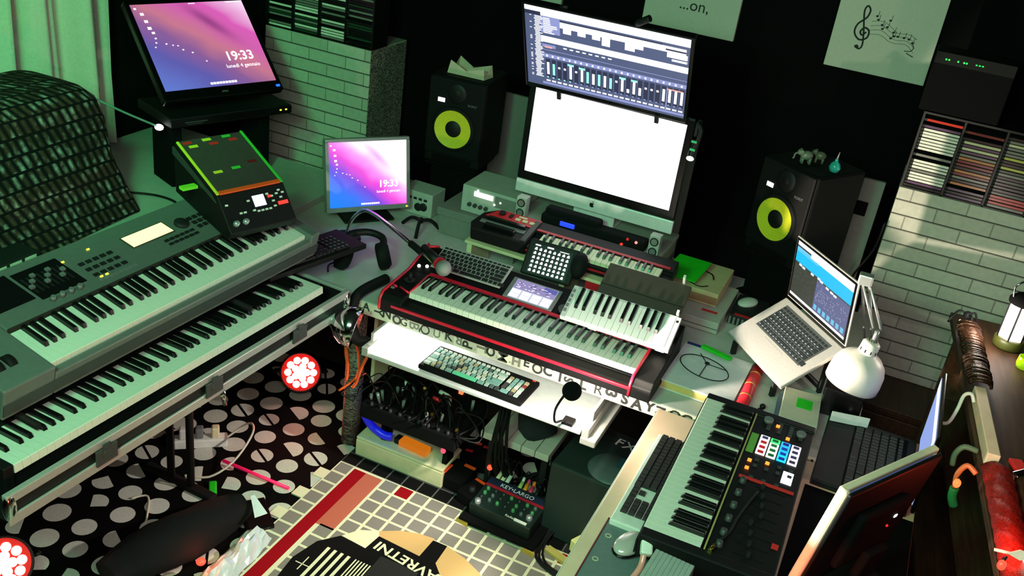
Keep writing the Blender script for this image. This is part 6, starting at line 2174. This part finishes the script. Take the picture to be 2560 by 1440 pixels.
MB().tube([(-.17, 2.86, .757), (-.13, 2.84, .757), (-.10, 2.86, .758), (-.07, 2.83, .757), (-.10, 2.79, .757), (-.14, 2.79, .757)], .004, 6).build('cord', K, t, True)
for x, y in ((-.16, 2.87), (-.085, 2.865), (-.10, 2.815)):
    MB().ball((x, y, .763), .010).build('earpiece', K, t, True)
t = thing('paper_scraps', 'pale crumpled paper scraps at the far end of the pad controller', 'papers', (-.10, 2.75, .752))
for x, y, r in ((-.09, 2.745, .028), (-.13, 2.79, .02), (-.055, 2.725, .018)):
    MB().ball((x, y, .7585), r, sc=(1, .7, .25), n=9, k=5).build('scrap', mat('pale_scrap', (160, 186, 172), .8), t, True)

# ---------------------------------------------------------------- dark side shelf at the far right with its clutter
SY = R(6.2)
SM = Matrix.Translation((.545, 1.55, 0)) @ Matrix.Rotation(SY, 4, 'Z')
t = thing('side_shelf', 'dark wooden shelf unit along the right side, decorated with ribbon and lantern', 'shelf', (.545, 1.55, 0), (0, 0, SY))
MB().box(0.0, .45, 0.0, 1.98, 0.975, 1.0, bev=.003).build('top_panel', DW, t)
MB().box(0.04, .44, 0.01, .03, .001, .974).build('side_panel', DW, t)
MB().box(0.04, .44, 1.94, 1.97, .001, .974).build('side_panel', DW, t)
MB().box(.42, .44, .031, 1.939, .001, .974).build('back_panel', KM, t)
for z in (.33, .66):
    MB().box(.05, .419, .031, 1.939, z, z + .02).build('board', DW, t)
GLIT = mat('copper_tinsel', (60, 36, 22), .35, .5, bump=1.0, scale=160, var=.5)
b = MB(SM)
rnd = random.Random(51)
for k in range(44):
    y = 1.40 + k * .0098
    r = .033 + rnd.uniform(-.004, .004)
    b.tube([(.035 + r * math.cos(a), y + .004 * math.sin(3 * a), 1.028 + r * .7 * math.sin(a)) for a in [i * PI / 8 - PI * .0 for i in range(9)]], .005, 5, smooth_path=False)
tag(b.build('tinsel_garland', GLIT), 'copper-brown tinsel garland along the far part of the dark shelf edge', 'garland')
MESH = mat('red_lit_mesh', (150, 34, 26), .35, .3, bump=1.0, scale=260, var=.5)  # red lamp light on the ribbon is painted into its colour
b = MB(SM)
G = []
for i in range(37):
    y = .28 + i * .0195
    row = []
    for j in range(9):
        x = .0 + .085 * j / 8
        row.append(b._v((x, y, 1.012 + .020 * math.sin(PI * j / 8) + .003 * math.sin(i * 1.9 + j))))
    G.append(row)
for A, B in zip(G, G[1:]):
    for j in range(8):
        b._f((A[j], A[j + 1], B[j + 1], B[j]), 0, True)
o = b.build('mesh_ribbon', MESH)
o.modifiers.new('thick', 'SOLIDIFY').thickness = .003
tag(o, 'woven mesh ribbon, painted as red-lit, along the near part of the dark shelf edge', 'ribbon')
b = MB(SM)
b.box(.012, .046, 1.0, 1.375, 1.001, 1.04, bev=.003)
tag(b.build('wooden_bar', mat('pale_pine', (244, 206, 176), .5)), 'pale wooden bar on the dark shelf edge, lit warm white', 'bar')
hk = SM @ Vector((-.012, 1.29, 1.0))
b = MB()
b.tube([hk + Vector((.018, 0, .028)), hk + Vector((.006, .01, .046)), hk + Vector((-.012, .008, .036)), hk + Vector((-.016, 0, -.01)), hk + Vector((-.026, -.01, -.055)), hk + Vector((-.046, -.012, -.062)), hk + Vector((-.052, -.01, -.04))], .0055, 10)
tag(b.build('hook', mat('white_enamel_wire', (236, 232, 222), .35)), 'white S-shaped hook hanging on the dark shelf edge', 'hook')
# carabiner clips
cb = SM @ Vector((-.035, .93, .97))
t = thing('carabiner', 'green and orange carabiner clip hanging from the dark shelf edge', 'clip', cb)
MB().tube([cb + Vector((.02, .0, .04)), cb + Vector((-.005, .01, .05)), cb + Vector((-.02, .005, .02)), cb + Vector((-.015, 0, -.02))], .0075, 8).build('gate', mat('clip_orange', (220, 110, 60), .4), t, True)
MB().tube([cb + Vector((-.015, 0, -.021)), cb + Vector((-.012, 0, -.05)), cb + Vector((0, 0, -.075))], .012, 10).build('tail', mat('clip_green', (40, 150, 80), .4), t, True)
cb2 = SM @ Vector((-.02, 1.03, 1.0))
b = MB().tube([cb2 + Vector((.015, 0, .02)), cb2 + Vector((-.02, 0, .02)), cb2 + Vector((-.034, 0, -.01)), cb2 + Vector((-.030, 0, -.045))], .008, 8)
tag(b.build('strap_loop', mat('grey_green_strap', (96, 110, 84), .6)), 'grey-green strap loop hanging beside the pale wooden bar', 'strap')
# metal clothes-peg like clip and bulbs
pg = SM @ Vector((.105, .99, 1.001))
t = thing('metal_clip', 'shiny metal clip on a red tag on the dark shelf', 'clip', pg)
MB(Tm(pg, R(50))).box(-.03, .03, -.012, .012, 0, .016, bev=.004).build('body', CHR, t, True)
MB(Tm(pg + Vector((-.004, .04, 0)), R(20))).box(-.018, .018, -.03, .03, 0, .012, bev=.003).build('tag', REDTAPE, t, True)
bulb_red = glow('string_bulb_red', (255, 60, 40), 3)
bulb_white = glow('string_bulb_white', (255, 235, 215), 4)
for k, (x, y, z, m, lab) in enumerate(((.05, .86, 1.012, bulb_red, 'small red bulb on the dark shelf above the mesh ribbon'), (-.06, .89, .99, glow('string_bulb_orange', (255, 120, 60), 2.0), 'small orange bulb hanging at the edge of the dark shelf'), (-.005, .53, 1.035, bulb_red, 'small red bulb at the bottom right, far one of a pair'), (.055, .57, 1.04, bulb_white, 'white bulb at the bottom right corner of the dark shelf'))):
    q = SM @ Vector((x, y, z))
    t = thing('string_light', lab, 'light', q, (0, 0, 0), 'small bulbs on the dark shelf')
    MB().ball(q, .010, sc=(1, 1, 1.3), n=12, k=8).build('bulb', m, t, True)
    MB().cyl(q + Vector((0, .008, .006)), q + Vector((.006, .02, .012)), .004, n=8).build('socket', K, t, True)
q = SM @ Vector((.085, .40, 1.04))
light('shelf_red_light', 'POINT', SM @ Vector((.0, .62, 1.10)), None, 1.2, (1, .07, .03), .03)
# lantern with a glowing panel
lp = SM @ Vector((.165, 1.80, 1.0))
t = thing('lantern', 'camping lantern with tall glowing white panels standing on the dark shelf', 'lantern', lp, (0, 0, R(20)))
MB().lathe([(0, 0), (.045, 0), (.048, .008), (.048, .03), (.042, .036), (0, .036)], 24, T=Tm((0, 0, .0015))).build('base', mat('olive_plastic', (70, 74, 30), .4), t)
LGL = glow('lantern_glow', (255, 244, 236), 5.0)
for k in range(6):
    a = R(60 * k)
    M_ = Matrix.Rotation(a, 4, 'Z')
    MB(M_).box(-.021, .021, .030, .038, .040, .16).build('light_panel', LGL, t)
    MB(M_ @ Matrix.Rotation(R(30), 4, 'Z')).box(-.003, .003, .040, .0445, .038, .162).build('rib', K2, t)
MB().lathe([(.047, 0), (.048, .012), (.03, .03), (.012, .036), (0, .036)], 24, T=Tm((0, 0, .164))).build('cap', KM, t)
MB().tube([(-.04, 0, .18), (-.045, 0, .225), (0, 0, .25), (.045, 0, .225), (.04, 0, .18)], .003, 8).build('handle', CHR, t)
light('lantern_light', 'POINT', lp + Vector((-.10, -.12, .11)), None, 3.0, (1, .85, .72), .03)
# green glass candle holder
gp = SM @ Vector((.20, 1.665, 1.0))
t = thing('candle_jar', 'yellow-green glowing glass jar on the dark shelf below the lantern', 'jar', gp)
MB().lathe([(0, 0), (.022, .001), (.026, .015), (.023, .04), (.021, .04), (.023, .015), (0, .006)], 24, T=Tm(gp + Vector((0, 0, .0015)))).build('glass', mat('green_glass', (150, 190, 20), .1, emit=(140, 190, 10), es=.5), t, True)
MB().cyl(gp + Vector((0, 0, .009)), gp + Vector((0, 0, .022)), .016).build('candle', glow('candle_glow', (220, 240, 60), 1.2), t, True)
# small spider-like tripod head at the far end of the shelf
sp = SM @ Vector((.03, 1.86, 1.003))
t = thing('small_tripod', 'tiny dark tripod clamp with a bright tip at the far end of the shelf', 'tripod', sp)
MB().ball(sp + Vector((0, 0, .05)), .014).build('head', K2, t, True)
for dx, dy in ((-.05, .01), (.04, .03), (.02, -.05)):
    MB().tube([sp + Vector((0, 0, .05)), sp + Vector((dx * .6, dy * .6, .055)), sp + Vector((dx, dy, .002))], .004, 6).build('leg', K2, t, True)
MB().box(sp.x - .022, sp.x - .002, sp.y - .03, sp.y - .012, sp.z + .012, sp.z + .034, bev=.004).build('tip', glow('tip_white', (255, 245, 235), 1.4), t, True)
# white and red paper star at the bottom right corner
st_ = SM @ Vector((.03, .56, 1.055))
b = MB(Tm(st_, R(20), R(60)))
b.prism([(-.03, 0), (0, -.012), (.055, 0), (0, .012)], 0, .004)
b.cyl((-.02, 0, -.003), (-.045, 0, -.025), .004, n=8)
tag(b.build('paper_star', mat('star_paper', (240, 220, 200), .5)), 'pale pointed paper decoration at the bottom right corner of the shelf', 'decoration')
